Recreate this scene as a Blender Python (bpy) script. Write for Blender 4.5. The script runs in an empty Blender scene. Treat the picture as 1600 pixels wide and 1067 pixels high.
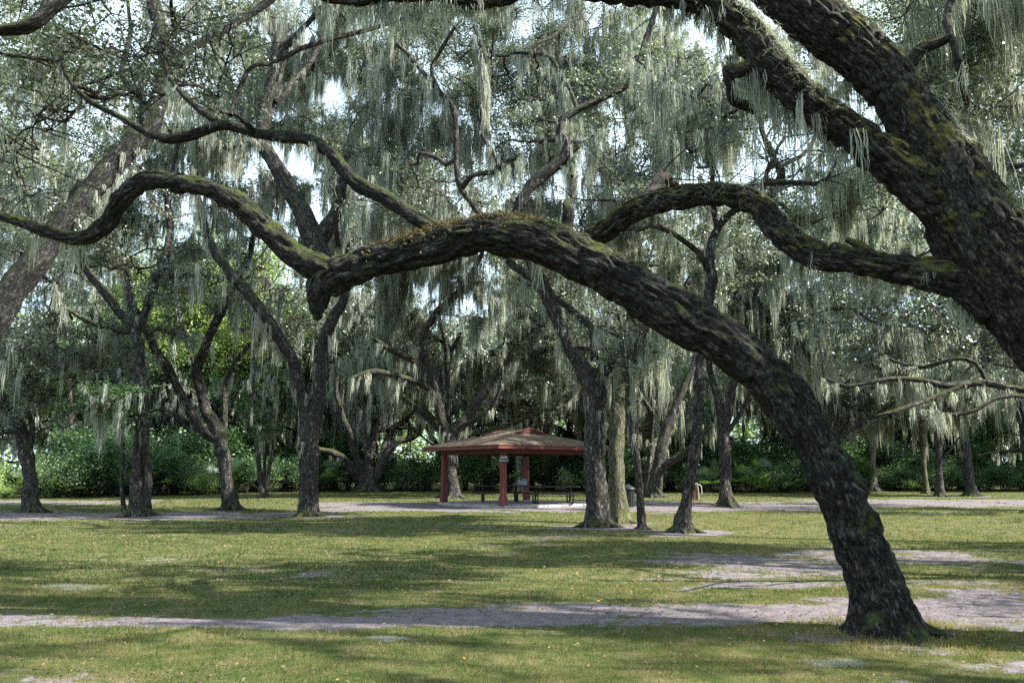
import bpy, bmesh, math, random
import numpy as np

# ------------------------------------------------------------------ camera, sky, sun, exposure
scene = bpy.context.scene
F_PX, CX, CY, PITCH, CAM_H = 1244.0, 800.0, 533.5, math.radians(9.2), 1.6
cam_d = bpy.data.cameras.new('camera'); cam = bpy.data.objects.new('camera', cam_d)
scene.collection.objects.link(cam); scene.camera = cam
cam.location = (0, 0, CAM_H); cam.rotation_euler = (math.pi/2 + PITCH, 0, 0)
cam_d.sensor_width = 36.0; cam_d.lens = 36.0*F_PX/1600.0; cam_d.clip_start = 0.05; cam_d.clip_end = 2000

SUN_EL, SUN_AZ = math.radians(40), math.radians(-11)      # azimuth measured from +X towards +Y
w = bpy.data.worlds.new("World"); scene.world = w; w.use_nodes = True
nt = w.node_tree; nt.nodes.clear()
out = nt.nodes.new('ShaderNodeOutputWorld'); bg = nt.nodes.new('ShaderNodeBackground')
sky = nt.nodes.new('ShaderNodeTexSky'); sky.sky_type = 'NISHITA'; sky.sun_disc = False
sky.sun_elevation = SUN_EL; sky.sun_rotation = math.pi/2 - SUN_AZ
sky.air_density = 1.0; sky.dust_density = 0.6; sky.ozone_density = 1.5
# thin broken cloud over the blue
tc = nt.nodes.new('ShaderNodeTexCoord'); mp = nt.nodes.new('ShaderNodeMapping'); mp.inputs['Scale'].default_value = (1, 1, 2.2)
cn = nt.nodes.new('ShaderNodeTexNoise'); cn.inputs['Scale'].default_value = 2.6; cn.inputs['Detail'].default_value = 6
cr = nt.nodes.new('ShaderNodeValToRGB'); cr.color_ramp.elements[0].position = 0.36; cr.color_ramp.elements[1].position = 0.56; cr.color_ramp.elements[0].color = (.45, .45, .45, 1)
cm = nt.nodes.new('ShaderNodeMixRGB'); cm.inputs[2].default_value = (8.2, 10.4, 12.0, 1)
L = nt.links.new
L(tc.outputs['Generated'], mp.inputs[0]); L(mp.outputs[0], cn.inputs['Vector']); L(cn.outputs['Fac'], cr.inputs[0])
L(cr.outputs[0], cm.inputs[0]); L(sky.outputs[0], cm.inputs[1]); L(cm.outputs[0], bg.inputs[0]); L(bg.outputs[0], out.inputs[0])
bg.inputs[1].default_value = 0.052

sd = bpy.data.lights.new('sun', 'SUN'); sd.energy = 5.0; sd.angle = math.radians(0.53); sd.color = (1.0, 0.95, 0.86)
so = bpy.data.objects.new('sun', sd); scene.collection.objects.link(so)
sv = (math.cos(SUN_EL)*math.cos(SUN_AZ), math.cos(SUN_EL)*math.sin(SUN_AZ), math.sin(SUN_EL))
from mathutils import Vector, Matrix
so.rotation_euler = Vector(sv).to_track_quat('Z', 'Y').to_euler(); so.location = (30, 5, 40)
vs = scene.view_settings; vs.view_transform = 'Standard'; vs.look = 'None'; vs.gamma = 1; vs.use_curve_mapping = False
vs.exposure = 1.82
scene.render.engine = 'CYCLES'
cy = scene.cycles
cy.max_bounces = 6; cy.diffuse_bounces = 3; cy.glossy_bounces = 2; cy.transmission_bounces = 4; cy.transparent_max_bounces = 8
cy.use_denoising = False; cy.denoiser = 'OPENIMAGEDENOISE'; cy.denoising_input_passes = 'RGB_ALBEDO_NORMAL'
cy.sample_clamp_indirect = 4.0
cy.caustics_reflective = False; cy.caustics_refractive = False

rs = np.random.RandomState(7); random.seed(7)
COL = scene.collection

# ------------------------------------------------------------------ helpers
cp, sp_ = math.cos(PITCH), math.sin(PITCH)
def at(px, py, d):
    """world point seen at a photo pixel, d metres in front along the ground"""
    a, b = (px-CX)/F_PX, (CY-py)/F_PX
    fy = cp - b*sp_; fz = sp_ + b*cp
    t = d/fy
    return np.array([a*t, d, CAM_H + fz*t])
def gp(px, py):
    a, b = (px-CX)/F_PX, (CY-py)/F_PX
    fy = cp - b*sp_; fz = sp_ + b*cp
    t = -CAM_H/fz
    return np.array([a*t, fy*t, 0.0])
def zdepth(p): return p[1]*cp + (p[2]-CAM_H)*sp_
def proj(P):
    z = P[:, 1]*cp + (P[:, 2]-CAM_H)*sp_; u = -P[:, 1]*sp_ + (P[:, 2]-CAM_H)*cp
    return np.stack([CX + F_PX*P[:, 0]/z, CY - F_PX*u/z], 1)

def _h(i, j, k, s):
    n = (i*73856093) ^ (j*19349663) ^ (k*83492791) ^ (s*2654435761 & 0x7fffffff)
    n = (n ^ (n >> 13)) * 1274126177 & 0x7fffffff
    n = (n ^ (n >> 16)) * 668265263 & 0x7fffffff
    return (n & 0xffffff)/float(0xffffff)
def vnoise(P, s=1):
    P = np.asarray(P, float); I = np.floor(P).astype(np.int64); f = P-I; f = f*f*(3-2*f)
    i, j, k = I[..., 0], I[..., 1], I[..., 2]; x, y, z = f[..., 0], f[..., 1], f[..., 2]
    r = 0
    for a in (0, 1):
        for b in (0, 1):
            for c in (0, 1):
                r = r + _h(i+a, j+b, k+c, s)*(x if a else 1-x)*(y if b else 1-y)*(z if c else 1-z)
    return r
def fbm(P, s=1, o=3):
    r = 0; a = .5; t = 0
    for q in range(o):
        r = r + a*vnoise(np.asarray(P)*2**q + 13.7*q, s+q); t += a; a *= .5
    return r/t

def mesh(name, V, Fs, mat=None, parent=None, attrs=None, smooth=True, link=True):
    """V (n,3); Fs: list of int arrays (m,k)"""
    me = bpy.data.meshes.new(name)
    V = np.asarray(V, np.float32)
    Fs = [np.asarray(f, np.int32) for f in Fs if len(f)]
    me.vertices.add(len(V)); me.vertices.foreach_set('co', V.ravel())
    li = np.concatenate([f.ravel() for f in Fs]); tot = np.concatenate([np.full(len(f), f.shape[1], np.int32) for f in Fs])
    st = np.concatenate([[0], np.cumsum(tot)[:-1]]).astype(np.int32)
    me.loops.add(len(li)); me.loops.foreach_set('vertex_index', li)
    me.polygons.add(len(tot)); me.polygons.foreach_set('loop_start', st)
    me.update(calc_edges=True)
    if smooth: me.polygons.foreach_set('use_smooth', np.ones(len(tot), bool))
    for k, a in (attrs or {}).items():
        a = np.asarray(a, np.float32)
        if a.ndim == 1: at_ = me.attributes.new(k, 'FLOAT', 'POINT'); at_.data.foreach_set('value', a)
        else: at_ = me.attributes.new(k, 'FLOAT_VECTOR', 'POINT'); at_.data.foreach_set('vector', a.ravel())
    if mat: me.materials.append(mat)
    o = bpy.data.objects.new(name, me)
    if link: COL.objects.link(o)
    if parent: o.parent = parent
    return o
def thing(name, label, cat, loc=(0, 0, 0), rz=0, group=None):
    o = bpy.data.objects.new(name, None); COL.objects.link(o); o.location = loc; o.rotation_euler = (0, 0, rz)
    o.empty_display_size = .2
    o['label'] = label; o['category'] = cat
    if group: o['group'] = group
    return o
def tag(o, label=None, cat=None, group=None, kind=None):
    for k, v in (('label', label), ('category', cat), ('group', group), ('kind', kind)):
        if v: o[k] = v
    return o
def dup(root, loc, rz=0, sc=1.0, label=None):
    r = root.copy(); COL.objects.link(r); r.location = loc; r.rotation_euler = (0, 0, rz); r.scale = (sc, sc, sc)
    if label: r['label'] = label
    for ch in list(root.children):
        c = ch.copy(); COL.objects.link(c); c.parent = r
        for g in ch.children:
            d = g.copy(); COL.objects.link(d); d.parent = c
    return r

class Acc:                                              # collects pieces of one mesh
    def __init__(s): s.V = []; s.F = {}; s.A = {}; s.n = 0
    def add(s, V, F, **A):
        s.V.append(V); s.F.setdefault(F.shape[1], []).append(F + s.n); s.n += len(V)
        for k, a in A.items(): s.A.setdefault(k, []).append(a)
    def build(s, name, mat, parent=None, smooth=True, origin=None):
        V = np.concatenate(s.V)
        if origin is not None: V = V - np.asarray(origin)
        return mesh(name, V, [np.concatenate(f) for f in s.F.values()], mat, parent, {k: np.concatenate(a) for k, a in s.A.items()}, smooth)

def catmull(P, step):
    P = np.asarray(P, float); n = len(P)
    if n < 3:
        m = max(2, int(np.linalg.norm(P[-1, :3]-P[0, :3])/step)+1); t = np.linspace(0, 1, m)[:, None]; return P[0]*(1-t)+P[-1]*t
    Q = np.vstack([2*P[0]-P[1], P, 2*P[-1]-P[-2]]); out_ = []
    for i in range(1, n):
        a, b, c, d = Q[i-1], Q[i], Q[i+1], Q[i+2]
        m = max(1, int(round(np.linalg.norm((c-b)[:3])/step))); t = (np.arange(m)/m)[:, None]
        out_.append(.5*((2*b)+(c-a)*t+(2*a-5*b+4*c-d)*t*t+(3*b-a-3*c+d)*t**3))
    out_.append(P[-1:]); R = np.vstack(out_); R[:, 3:] = np.maximum(R[:, 3:], 1e-3)
    return R
def frames(C):
    T = np.gradient(C, axis=0); T /= np.linalg.norm(T, axis=1, keepdims=True)+1e-9
    u = np.cross(T[0], [0, 1, 0.01]); u /= np.linalg.norm(u); U = [u]
    for i in range(1, len(C)):
        u = u - T[i]*np.dot(u, T[i]); u = u/(np.linalg.norm(u)+1e-9); U.append(u)
    U = np.array(U); return T, U, np.cross(T, U)
def tube(acc, C, R, seg=8, amp=0.0, seed=0, flare=0.0, lump=0.08, close=True):
    """C centre line, R radii; amp bark relief in metres; adds to acc with straightened bark coordinates"""
    C = np.asarray(C, float); R = np.asarray(R, float)
    T, U, W = frames(C); n = len(C)
    th = np.linspace(0, 2*np.pi, seg, endpoint=False); ct, st = np.cos(th), np.sin(th)
    s = np.concatenate([[0], np.cumsum(np.linalg.norm(np.diff(C, axis=0), axis=1))])
    Rs = R[:, None]*np.ones((1, seg))
    bc = np.stack([Rs*ct, Rs*st, np.repeat(s[:, None], seg, 1)], -1) + seed*1.37
    if lump:
        q = np.stack([ct[None]*1.3+0*Rs, st[None]*1.3+0*Rs, (s/np.maximum(R.mean(), .02)*.45)[:, None]+0*Rs], -1)+seed*3.1
        Rs = Rs*(1+lump*2*(fbm(q, 3, 2)-.5)*2)
    if flare:
        z = C[:, 2:3]-min(C[0, 2], 0)*0; e = np.exp(-np.maximum(z, 0)/(.55*R[0]+.12))
        lob = .35+.65*vnoise(np.stack([ct*1.6, st*2.2, 0*ct], -1)+seed*2.3+9, 5)[None]*1.3
        Rs = Rs*(1+flare*e*lob)
    if amp:
        b = bc.copy(); wv = (vnoise(b*5, 11)-.5)[..., None]*np.array([.06, .06, .02]); b = b+wv
        q = b*np.array([14., 14., 4.6])
        r1 = 1-np.abs(2*vnoise(q, 21)-1); r2 = 1-np.abs(2*vnoise(q*2.1+5, 22)-1)
        g = vnoise(b*2.2, 31)
        k = np.minimum(1, R/.12)[:, None]
        Rs = Rs + amp*k*((.5-r1**2)*1.3 + (.45-r2)*.7)*(.6+.8*g)
    V = C[:, None]+Rs[..., None]*(U[:, None]*ct[None, :, None]+W[:, None]*st[None, :, None])
    idx = np.arange(n*seg).reshape(n, seg); a = idx[:-1]; b = idx[1:]
    Fq = np.stack([a, np.roll(a, -1, 1), np.roll(b, -1, 1), b], -1).reshape(-1, 4)
    V = V.reshape(-1, 3); bcf = bc.reshape(-1, 3)
    acc.add(V, Fq, bc=bcf)
    if close:
        c = C[-1]+T[-1]*R[-1]*.6
        acc.add(np.vstack([V[-seg:], c]), np.stack([np.arange(seg), np.roll(np.arange(seg), -1), np.full(seg, seg)], 1), bc=np.vstack([bcf[-seg:], bcf[-1]]))

# ------------------------------------------------------------------ materials
def newmat(name):
    m = bpy.data.materials.new(name); m.use_nodes = True; n = m.node_tree.nodes; n.clear()
    return m, n, m.node_tree.links.new, n.new('ShaderNodeOutputMaterial')
def ramp(n, els):
    r = n.new('ShaderNodeValToRGB'); e = r.color_ramp.elements
    while len(e) > 1: e.remove(e[-1])
    e[0].position = els[0][0]; e[0].color = (*els[0][1], 1)
    for p, c in els[1:]:
        x = e.new(p); x.color = (*c, 1)
    return r
def noise(n, l, vec, scale, detail=4, rough=.55):
    t = n.new('ShaderNodeTexNoise'); t.inputs['Scale'].default_value = scale; t.inputs['Detail'].default_value = detail
    t.inputs['Roughness'].default_value = rough
    if vec is not None: l(vec, t.inputs['Vector'])
    return t
def mix(n, l, f, a, b, mode='MIX'):
    m = n.new('ShaderNodeMixRGB'); m.blend_type = mode
    for i, x in ((0, f), (1, a), (2, b)):
        if hasattr(x, 'is_output') or isinstance(x, bpy.types.NodeSocket): l(x, m.inputs[i])
        elif isinstance(x, (int, float)): m.inputs[i].default_value = x
        else: m.inputs[i].default_value = (*x, 1)
    return m.outputs[0]
def math_(n, l, op, a, b=None, clamp=False):
    m = n.new('ShaderNodeMath'); m.operation = op; m.use_clamp = clamp
    for i, x in ((0, a), (1, b)):
        if x is None: continue
        if isinstance(x, bpy.types.NodeSocket): l(x, m.inputs[i])
        else: m.inputs[i].default_value = x
    return m.outputs[0]
def attr(n, name):
    a = n.new('ShaderNodeAttribute'); a.attribute_name = name; return a

def bark_mat(name, dark, mid, light, green=0.0, greencol=(.09, .12, .02), bump=1.0, fine=1.0, lichen=.22):
    m, n, l, o = newmat(name)
    A = attr(n, 'bc'); vm = n.new('ShaderNodeMapping'); vm.inputs['Scale'].default_value = (1, 1, .3); l(A.outputs['Vector'], vm.inputs[0])
    wn = noise(n, l, vm.outputs[0], 11*fine, 4, .7); wv = mix(n, l, .11, vm.outputs[0], wn.outputs['Color'], 'ADD')
    vo = n.new('ShaderNodeTexVoronoi'); vo.feature = 'DISTANCE_TO_EDGE'; vo.inputs['Scale'].default_value = 33*fine; l(wv, vo.inputs['Vector'])
    ed = n.new('ShaderNodeMapRange'); l(vo.outputs['Distance'], ed.inputs[0]); ed.inputs[1].default_value = 0.0; ed.inputs[2].default_value = 0.30
    na = noise(n, l, wv, 12*fine, 6, .7); ed2 = n.new('ShaderNodeMapRange'); l(math_(n, l, 'ABSOLUTE', math_(n, l, 'SUBTRACT', na.outputs['Fac'], .5)), ed2.inputs[0])
    ed2.inputs[1].default_value = 0.0; ed2.inputs[2].default_value = .10
    n1 = noise(n, l, vm.outputs[0], 62*fine, 5, .75); n2 = noise(n, l, A.outputs['Vector'], 2.3, 4)
    h = math_(n, l, 'ADD', math_(n, l, 'ADD', math_(n, l, 'MULTIPLY', ed.outputs[0], .34), math_(n, l, 'MULTIPLY', ed2.outputs[0], .30)), math_(n, l, 'MULTIPLY', n1.outputs['Fac'], .55))
    rc = ramp(n, [(.30, dark), (.62, mid), (.92, light)]); l(h, rc.inputs[0])
    pal = ramp(n, [(.5, (0, 0, 0)), (.68, (1, 1, 1))]); l(n2.outputs['Fac'], pal.inputs[0])
    n4 = noise(n, l, A.outputs['Vector'], 11, 4, .7); lm = ramp(n, [(.5, (0, 0, 0)), (.6, (1, 1, 1))]); l(n4.outputs['Fac'], lm.inputs[0])
    lf = math_(n, l, 'MULTIPLY', math_(n, l, 'MULTIPLY', lm.outputs[0], pal.outputs[0]), lichen)
    c = mix(n, l, lf, rc.outputs[0], (.27, .29, .25))
    if green:
        g = n.new('ShaderNodeNewGeometry'); sx = n.new('ShaderNodeSeparateXYZ'); l(g.outputs['Normal'], sx.inputs[0])
        n3 = noise(n, l, A.outputs['Vector'], 3.2, 5, .65); 
        up = math_(n, l, 'MULTIPLY_ADD', sx.outputs[2], .30); up.node.inputs[2].default_value = 0.0
        gg = math_(n, l, 'ADD', up, n3.outputs['Fac']); gr = ramp(n, [(.66-.14*green, (0, 0, 0)), (.86-.14*green, (1, 1, 1))]); l(gg, gr.inputs[0])
        gc = noise(n, l, A.outputs['Vector'], 30, 3); gcol = ramp(n, [(.3, tuple(x*.45 for x in greencol)), (.7, greencol)]); l(gc.outputs['Fac'], gcol.inputs[0])
        c = mix(n, l, math_(n, l, 'MULTIPLY', gr.outputs[0], .8), c, gcol.outputs[0])
    bs = n.new('ShaderNodeBsdfPrincipled'); bs.inputs['Roughness'].default_value = .92; bs.inputs['Specular IOR Level'].default_value = .15
    l(c, bs.inputs['Base Color'])
    bp = n.new('ShaderNodeBump'); bp.inputs['Strength'].default_value = .9; bp.inputs['Distance'].default_value = .035*bump; l(h, bp.inputs['Height'])
    l(bp.outputs[0], bs.inputs['Normal']); l(bs.outputs[0], o.inputs[0]); return m

def leaf_mat(name, stops, transl=.3, gloss=.15, rough=.55, tl=None):
    m, n, l, o = newmat(name); A = attr(n, 'v'); r = ramp(n, stops); l(A.outputs['Fac'], r.inputs[0])
    d = n.new('ShaderNodeBsdfDiffuse'); l(r.outputs[0], d.inputs[0])
    t = n.new('ShaderNodeBsdfTranslucent'); tcx = mix(n, l, 1.0, r.outputs[0], tl or (1.5, 1.7, .8), 'MULTIPLY'); l(tcx, t.inputs[0])
    s1 = n.new('ShaderNodeMixShader'); s1.inputs[0].default_value = transl; l(d.outputs[0], s1.inputs[1]); l(t.outputs[0], s1.inputs[2])
    if gloss:
        g = n.new('ShaderNodeBsdfGlossy'); g.inputs['Roughness'].default_value = rough; g.inputs[0].default_value = (.9, .95, 1, 1)
        s2 = n.new('ShaderNodeMixShader'); s2.inputs[0].default_value = gloss; l(s1.outputs[0], s2.inputs[1]); l(g.outputs[0], s2.inputs[2]); s1 = s2
    l(s1.outputs[0], o.inputs[0]); return m

BARK_N = bark_mat('bark_near', (.007, .0068, .0064), (.030, .0285, .027), (.115, .112, .106), green=.38, bump=1.3)
BARK_G = bark_mat('bark_mossy', (.007, .0068, .006), (.030, .028, .025), (.115, .112, .10), green=.8, greencol=(.16, .16, .035), bump=1.3)
BARK_M = bark_mat('bark_mid', (.011, .010, .009), (.045, .041, .038), (.18, .168, .157), green=.35, bump=1.8, fine=.6)
BARK_P = bark_mat('bark_pale', (.05, .045, .04), (.19, .17, .15), (.38, .36, .33), green=.2, bump=1.5, fine=.6, lichen=.8)
BARK_O = bark_mat('bark_olive', (.02, .02, .015), (.085, .083, .055), (.21, .205, .15), green=1.0, greencol=(.14, .15, .05), bump=1.5, fine=.6, lichen=.8)
TWIG = bark_mat('twig_bark', (.02, .017, .015), (.05, .043, .038), (.15, .135, .12), bump=.6)
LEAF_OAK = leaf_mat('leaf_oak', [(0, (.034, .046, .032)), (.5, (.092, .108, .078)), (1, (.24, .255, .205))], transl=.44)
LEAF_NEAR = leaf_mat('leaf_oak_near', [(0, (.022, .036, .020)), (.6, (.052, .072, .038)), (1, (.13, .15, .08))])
LEAF_SUN_TINT = leaf_mat('leaf_sun_tint', [(0, (.12, .18, .05)), (.5, (.23, .31, .09)), (1, (.40, .46, .19))], transl=.5, gloss=.06)  # sunlight on the foliage is put into this lighter leaf colour
LEAF_SHRUB = leaf_mat('leaf_shrub', [(0, (.018, .045, .018)), (.55, (.045, .095, .038)), (1, (.13, .21, .08))], transl=.32, gloss=.03, rough=.5)
LEAF_BLUE = leaf_mat('leaf_shrub_cool', [(0, (.028, .056, .028)), (.55, (.075, .120, .060)), (1, (.17, .23, .12))], transl=.32, gloss=.03)
MOSS = leaf_mat('spanish_moss', [(0, (.15, .170, .155)), (.5, (.33, .350, .325)), (1, (.57, .585, .535))], transl=.46, gloss=0, tl=(1.25, 1.3, .95))
FROND = leaf_mat('palmetto', [(0, (.03, .07, .015)), (.6, (.08, .15, .03)), (1, (.2, .24, .07))], transl=.3, gloss=.1)
FERN = leaf_mat('dry_fern', [(0, (.05, .04, .028)), (.5, (.12, .09, .06)), (1, (.20, .16, .11))], transl=.25, gloss=0)
GRASS = leaf_mat('grass_blade', [(0, (.026, .050, .013)), (.30, (.058, .086, .024)), (.58, (.135, .130, .050)), (1, (.32, .25, .13))], transl=.35, gloss=.0)
LITTER = leaf_mat('leaf_litter', [(0, (.05, .035, .025)), (.5, (.14, .09, .055)), (.9, (.26, .18, .11)), (1, (.45, .25, .06))], transl=.1, gloss=.04)

# ------------------------------------------------------------------ ground
def sstep(a, b, x): t = np.clip((x-a)/(b-a), 0, 1); return t*t*(3-2*t)
RING = [(*gp(a, b)[:2], c) for a, b, c in ((1388, 990, .75), (50, 800, 1.2), (216, 806, 1.6), (362, 797, 1.2), (482, 806, 1.1), (706, 778, 1.6), (935, 824, 1.5), (967, 817, 1.1), (1004, 828, .7), (1068, 832, 1.3), (1136, 792, 1.6), (1021, 777, 1.6), (1469, 776, 1.4), (1518, 775, 1.6), (1960, 1020, 1.6))]
def sandmask(x, y):
    """0..1 how bare the soil is"""
    P = np.stack([x, y, 0*x], -1)
    nz = fbm(P*.45, 40, 3)-.5; nf = fbm(P*np.array([1.3, 2.6, 1]), 41, 3)-.5
    wob = (fbm(np.stack([x*.35, 0*x, 0*x], -1), 44, 2)-.5)*1.3
    wide = sstep(2.5, 6, x)*1.9
    lo = 8.55+wob*.5; hi = 9.5+wob*1.2+wide*.9
    path = sstep(-.3, .3, y-lo)*sstep(-.5, .4+.5*wide/2.6, hi-y)*1.0
    patch = .50*sstep(1.0, 4.0, x)*sstep(10, 11.5, y)*sstep(19, 15, y)
    far = sstep(31.0, 33.5, y+nf*3)*sstep(44, 40.5, y+nf*3)*sstep(-10.5, -7, x+nz*6)*sstep(17, 13, x)
    farr = sstep(35.5, 37.5, y+nf*3)*sstep(47, 43, y)*sstep(13, 17, x)
    farl = .75*sstep(26.0, 28, y)*sstep(33, 30.5, y)*sstep(-4, -9, x)
    edge = .7*sstep(38, 40, y)*sstep(46, 43, y)*sstep(-16, -20, x)  # sunlit lawn edge at the far left, painted as pale soil
    ring = 0*x
    for a, b, c in RING: ring = np.maximum(ring, .72*np.exp(-(((x-a)**2+(y-b)**2)/c**2)**1.5))
    return np.clip(np.maximum.reduce([ring, path*.80, patch, far*.9, farr*.85, farl, edge])+nz*.8+nf*1.5, 0, 1)
BASES = []      # tree bases: slight mounds
def gheight(x, y):
    P = np.stack([x, y, 0*x], -1); h = (fbm(P*.5, 50, 2)-.5)*.07
    return h*sstep(300, 60, np.abs(x)+np.abs(y))
def ground():
    xs = np.concatenate([np.linspace(-420, -60, 14)[:-1], np.arange(-60, 60, .3), np.linspace(60, 420, 14)])
    ys = np.concatenate([np.linspace(-200, -16, 8)[:-1], np.arange(-16, 5, .6), np.arange(5, 24, .14), np.arange(24, 80, .4), np.linspace(80, 700, 14)])
    X, Y = np.meshgrid(xs, ys); x, y = X.ravel(), Y.ravel()
    V = np.stack([x, y, gheight(x, y)], 1); nx = len(xs); i = np.arange(len(x)).reshape(len(ys), nx)
    Fq = np.stack([i[:-1, :-1], i[:-1, 1:], i[1:, 1:], i[1:, :-1]], -1).reshape(-1, 4)
    m, n, l, o = newmat('ground_soil'); g = n.new('ShaderNodeTexCoord'); P = g.outputs['Object']
    S = attr(n, 'sand')
    n1 = noise(n, l, P, 6, 6, .7); n2 = noise(n, l, P, .7, 4); n3 = noise(n, l, P, 34, 6, .75); n5 = noise(n, l, P, 2.2, 5, .65)
    sm = math_(n, l, 'ADD', S.outputs['Fac'], math_(n, l, 'MULTIPLY', math_(n, l, 'SUBTRACT', n1.outputs['Fac'], .5), 1.5))
    sr = ramp(n, [(.42, (0, 0, 0)), (.60, (1, 1, 1))]); l(sm, sr.inputs[0])
    gcol = ramp(n, [(.32, (.028, .048, .014)), (.47, (.060, .080, .024)), (.57, (.125, .11, .050)), (.68, (.21, .165, .10))])
    gm = math_(n, l, 'ADD', math_(n, l, 'MULTIPLY', n5.outputs['Fac'], .55), math_(n, l, 'MULTIPLY', n3.outputs['Fac'], .45)); l(gm, gcol.inputs[0])
    scol = ramp(n, [(.30, (.070, .055, .058)), (.48, (.145, .125, .137)), (.70, (.25, .225, .245))]); 
    sc_ = math_(n, l, 'ADD', math_(n, l, 'MULTIPLY', n1.outputs['Fac'], .6), math_(n, l, 'MULTIPLY', n3.outputs['Fac'], .4)); l(sc_, scol.inputs[0])
    n6 = noise(n, l, P, 24, 5, .8); lr = ramp(n, [(.56, (0, 0, 0)), (.62, (1, 1, 1))]); l(n6.outputs['Fac'], lr.inputs[0])
    lf = math_(n, l, 'MULTIPLY', lr.outputs[0], math_(n, l, 'MULTIPLY', n2.outputs['Fac'], 1.0))
    c = mix(n, l, sr.outputs[0], gcol.outputs[0], scol.outputs[0]); c = mix(n, l, lf, c, (.10, .07, .05))
    bs = n.new('ShaderNodeBsdfPrincipled'); bs.inputs['Roughness'].default_value = .95; bs.inputs['Specular IOR Level'].default_value = .1; l(c, bs.inputs[0])
    bp = n.new('ShaderNodeBump'); bp.inputs['Distance'].default_value = .04; bp.inputs['Strength'].default_value = .8; l(sc_, bp.inputs['Height']); l(bp.outputs[0], bs.inputs['Normal'])
    l(bs.outputs[0], o.inputs[0])
    tag(mesh('ground', V, [Fq], m, None, {'sand': sandmask(x, y)}), kind='structure')
ground()

# ------------------------------------------------------------------ leaves, moss
def leaf_mesh(name, P, mat, size, parent, origin, seed=0, aspect=.5, upbias=.5, droop=0, vv=None):
    """one mesh of small pointed leaves at points P"""
    r = np.random.RandomState(seed); n = len(P)
    N = r.normal(size=(n, 3)); N[:, 2] = np.abs(N[:, 2])+upbias; N /= np.linalg.norm(N, axis=1, keepdims=True)
    D = r.normal(size=(n, 3)); D[:, 2] -= droop; D -= N*(D*N).sum(1, keepdims=True); D /= np.linalg.norm(D, axis=1, keepdims=True); S = np.cross(N, D)
    s = (size*(.6+.8*r.rand(n)))[:, None]
    V = np.stack([P, P+D*s*.45+S*s*aspect*.5+N*s*.06, P+D*s, P+D*s*.45-S*s*aspect*.5+N*s*.06], 1).reshape(-1, 3)-np.asarray(origin)
    Fq = np.arange(4*n).reshape(n, 4)
    v = np.repeat(np.clip((vv if vv is not None else .5)+r.normal(size=n)*.22, 0, 1), 4)
    return mesh(name, V, [Fq], mat, parent, {'v': v}, smooth=False)
def strands(P, Ln, wd, seed=0, segs=4, sway=.028):
    """hanging ribbons: P tops, Ln lengths, wd widths -> V, F, v"""
    r = np.random.RandomState(seed); n = len(P); t = np.linspace(0, 1, segs+1)
    a = r.rand(n)*np.pi; H = np.stack([np.cos(a), np.sin(a), 0*a], 1)
    sw = np.cumsum(r.normal(size=(n, segs+1, 3))*sway*np.array([1, 1, 0]), 1)*np.sqrt(Ln)[:, None, None]; sw -= sw[:, :1]
    C = P[:, None]+sw+np.stack([0*t, 0*t, -t], 1)[None]*Ln[:, None, None]
    prof = np.array([.55, 1.0, .85, .6, .12]) if segs == 4 else np.linspace(1, .12, segs+1)
    W = wd[:, None]*prof[None]*(.6+.8*r.rand(n, segs+1))
    A = C+H[:, None]*W[..., None]*.5; B = C-H[:, None]*W[..., None]*.5
    V = np.stack([A, B], 2).reshape(-1, 3)
    base = (np.arange(n)*(segs+1)*2)[:, None]+np.arange(segs)[None]*2
    Fq = np.stack([base, base+1, base+3, base+2], -1).reshape(-1, 4)
    v = np.repeat(np.clip(.5+r.normal(size=n)*.2, 0, 1), (segs+1)*2)
    return V, Fq, v

# ------------------------------------------------------------------ trees
F3 = np.array([1, 1, 1.])
def limbs_px(specs, base_px, wob=.35, seed=0):
    """specs: list of (points[(px,py,diam_px)], depth change along the limb). First is the trunk starting at the ground."""
    r = np.random.RandomState(seed); out_ = []; allp = None
    for i, (pts, dd) in enumerate(specs):
        pts = np.array(pts, float); x0, y0 = pts[0, :2]
        if i == 0:
            g = gp(*base_px); d0 = g[1]
        else:
            pj = proj(allp[:, :3]); k = np.argmin(((pj-pts[0, :2])**2).sum(1)); d0 = allp[k, 1]
        s = np.concatenate([[0], np.cumsum(np.hypot(*np.diff(pts[:, :2], axis=0).T))]); s /= s[-1]
        ph = r.rand()*6; dep = d0+dd*s**1.2+wob*np.sin(s*5+ph)*s
        W = np.array([np.append(at(px, py, d), .5*dm*zdepth(at(px, py, d))/F_PX) for (px, py, dm), d in zip(pts, dep)])
        W[:, 3] *= (F_PX/np.sqrt(F_PX**2+(pts[:, 0]-CX)**2+(pts[:, 1]-CY)**2))**1.3      # undo the lens's stretch towards the corners
        if i == 0:
            W = np.vstack([[g[0], g[1], -.15, W[0, 3]], W]) if W[0, 2] > .08 else W
            W[0, 2] = -.15
        out_.append(W); c = catmull(W, .15); allp = c if allp is None else np.vstack([allp, c])
    return out_

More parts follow.
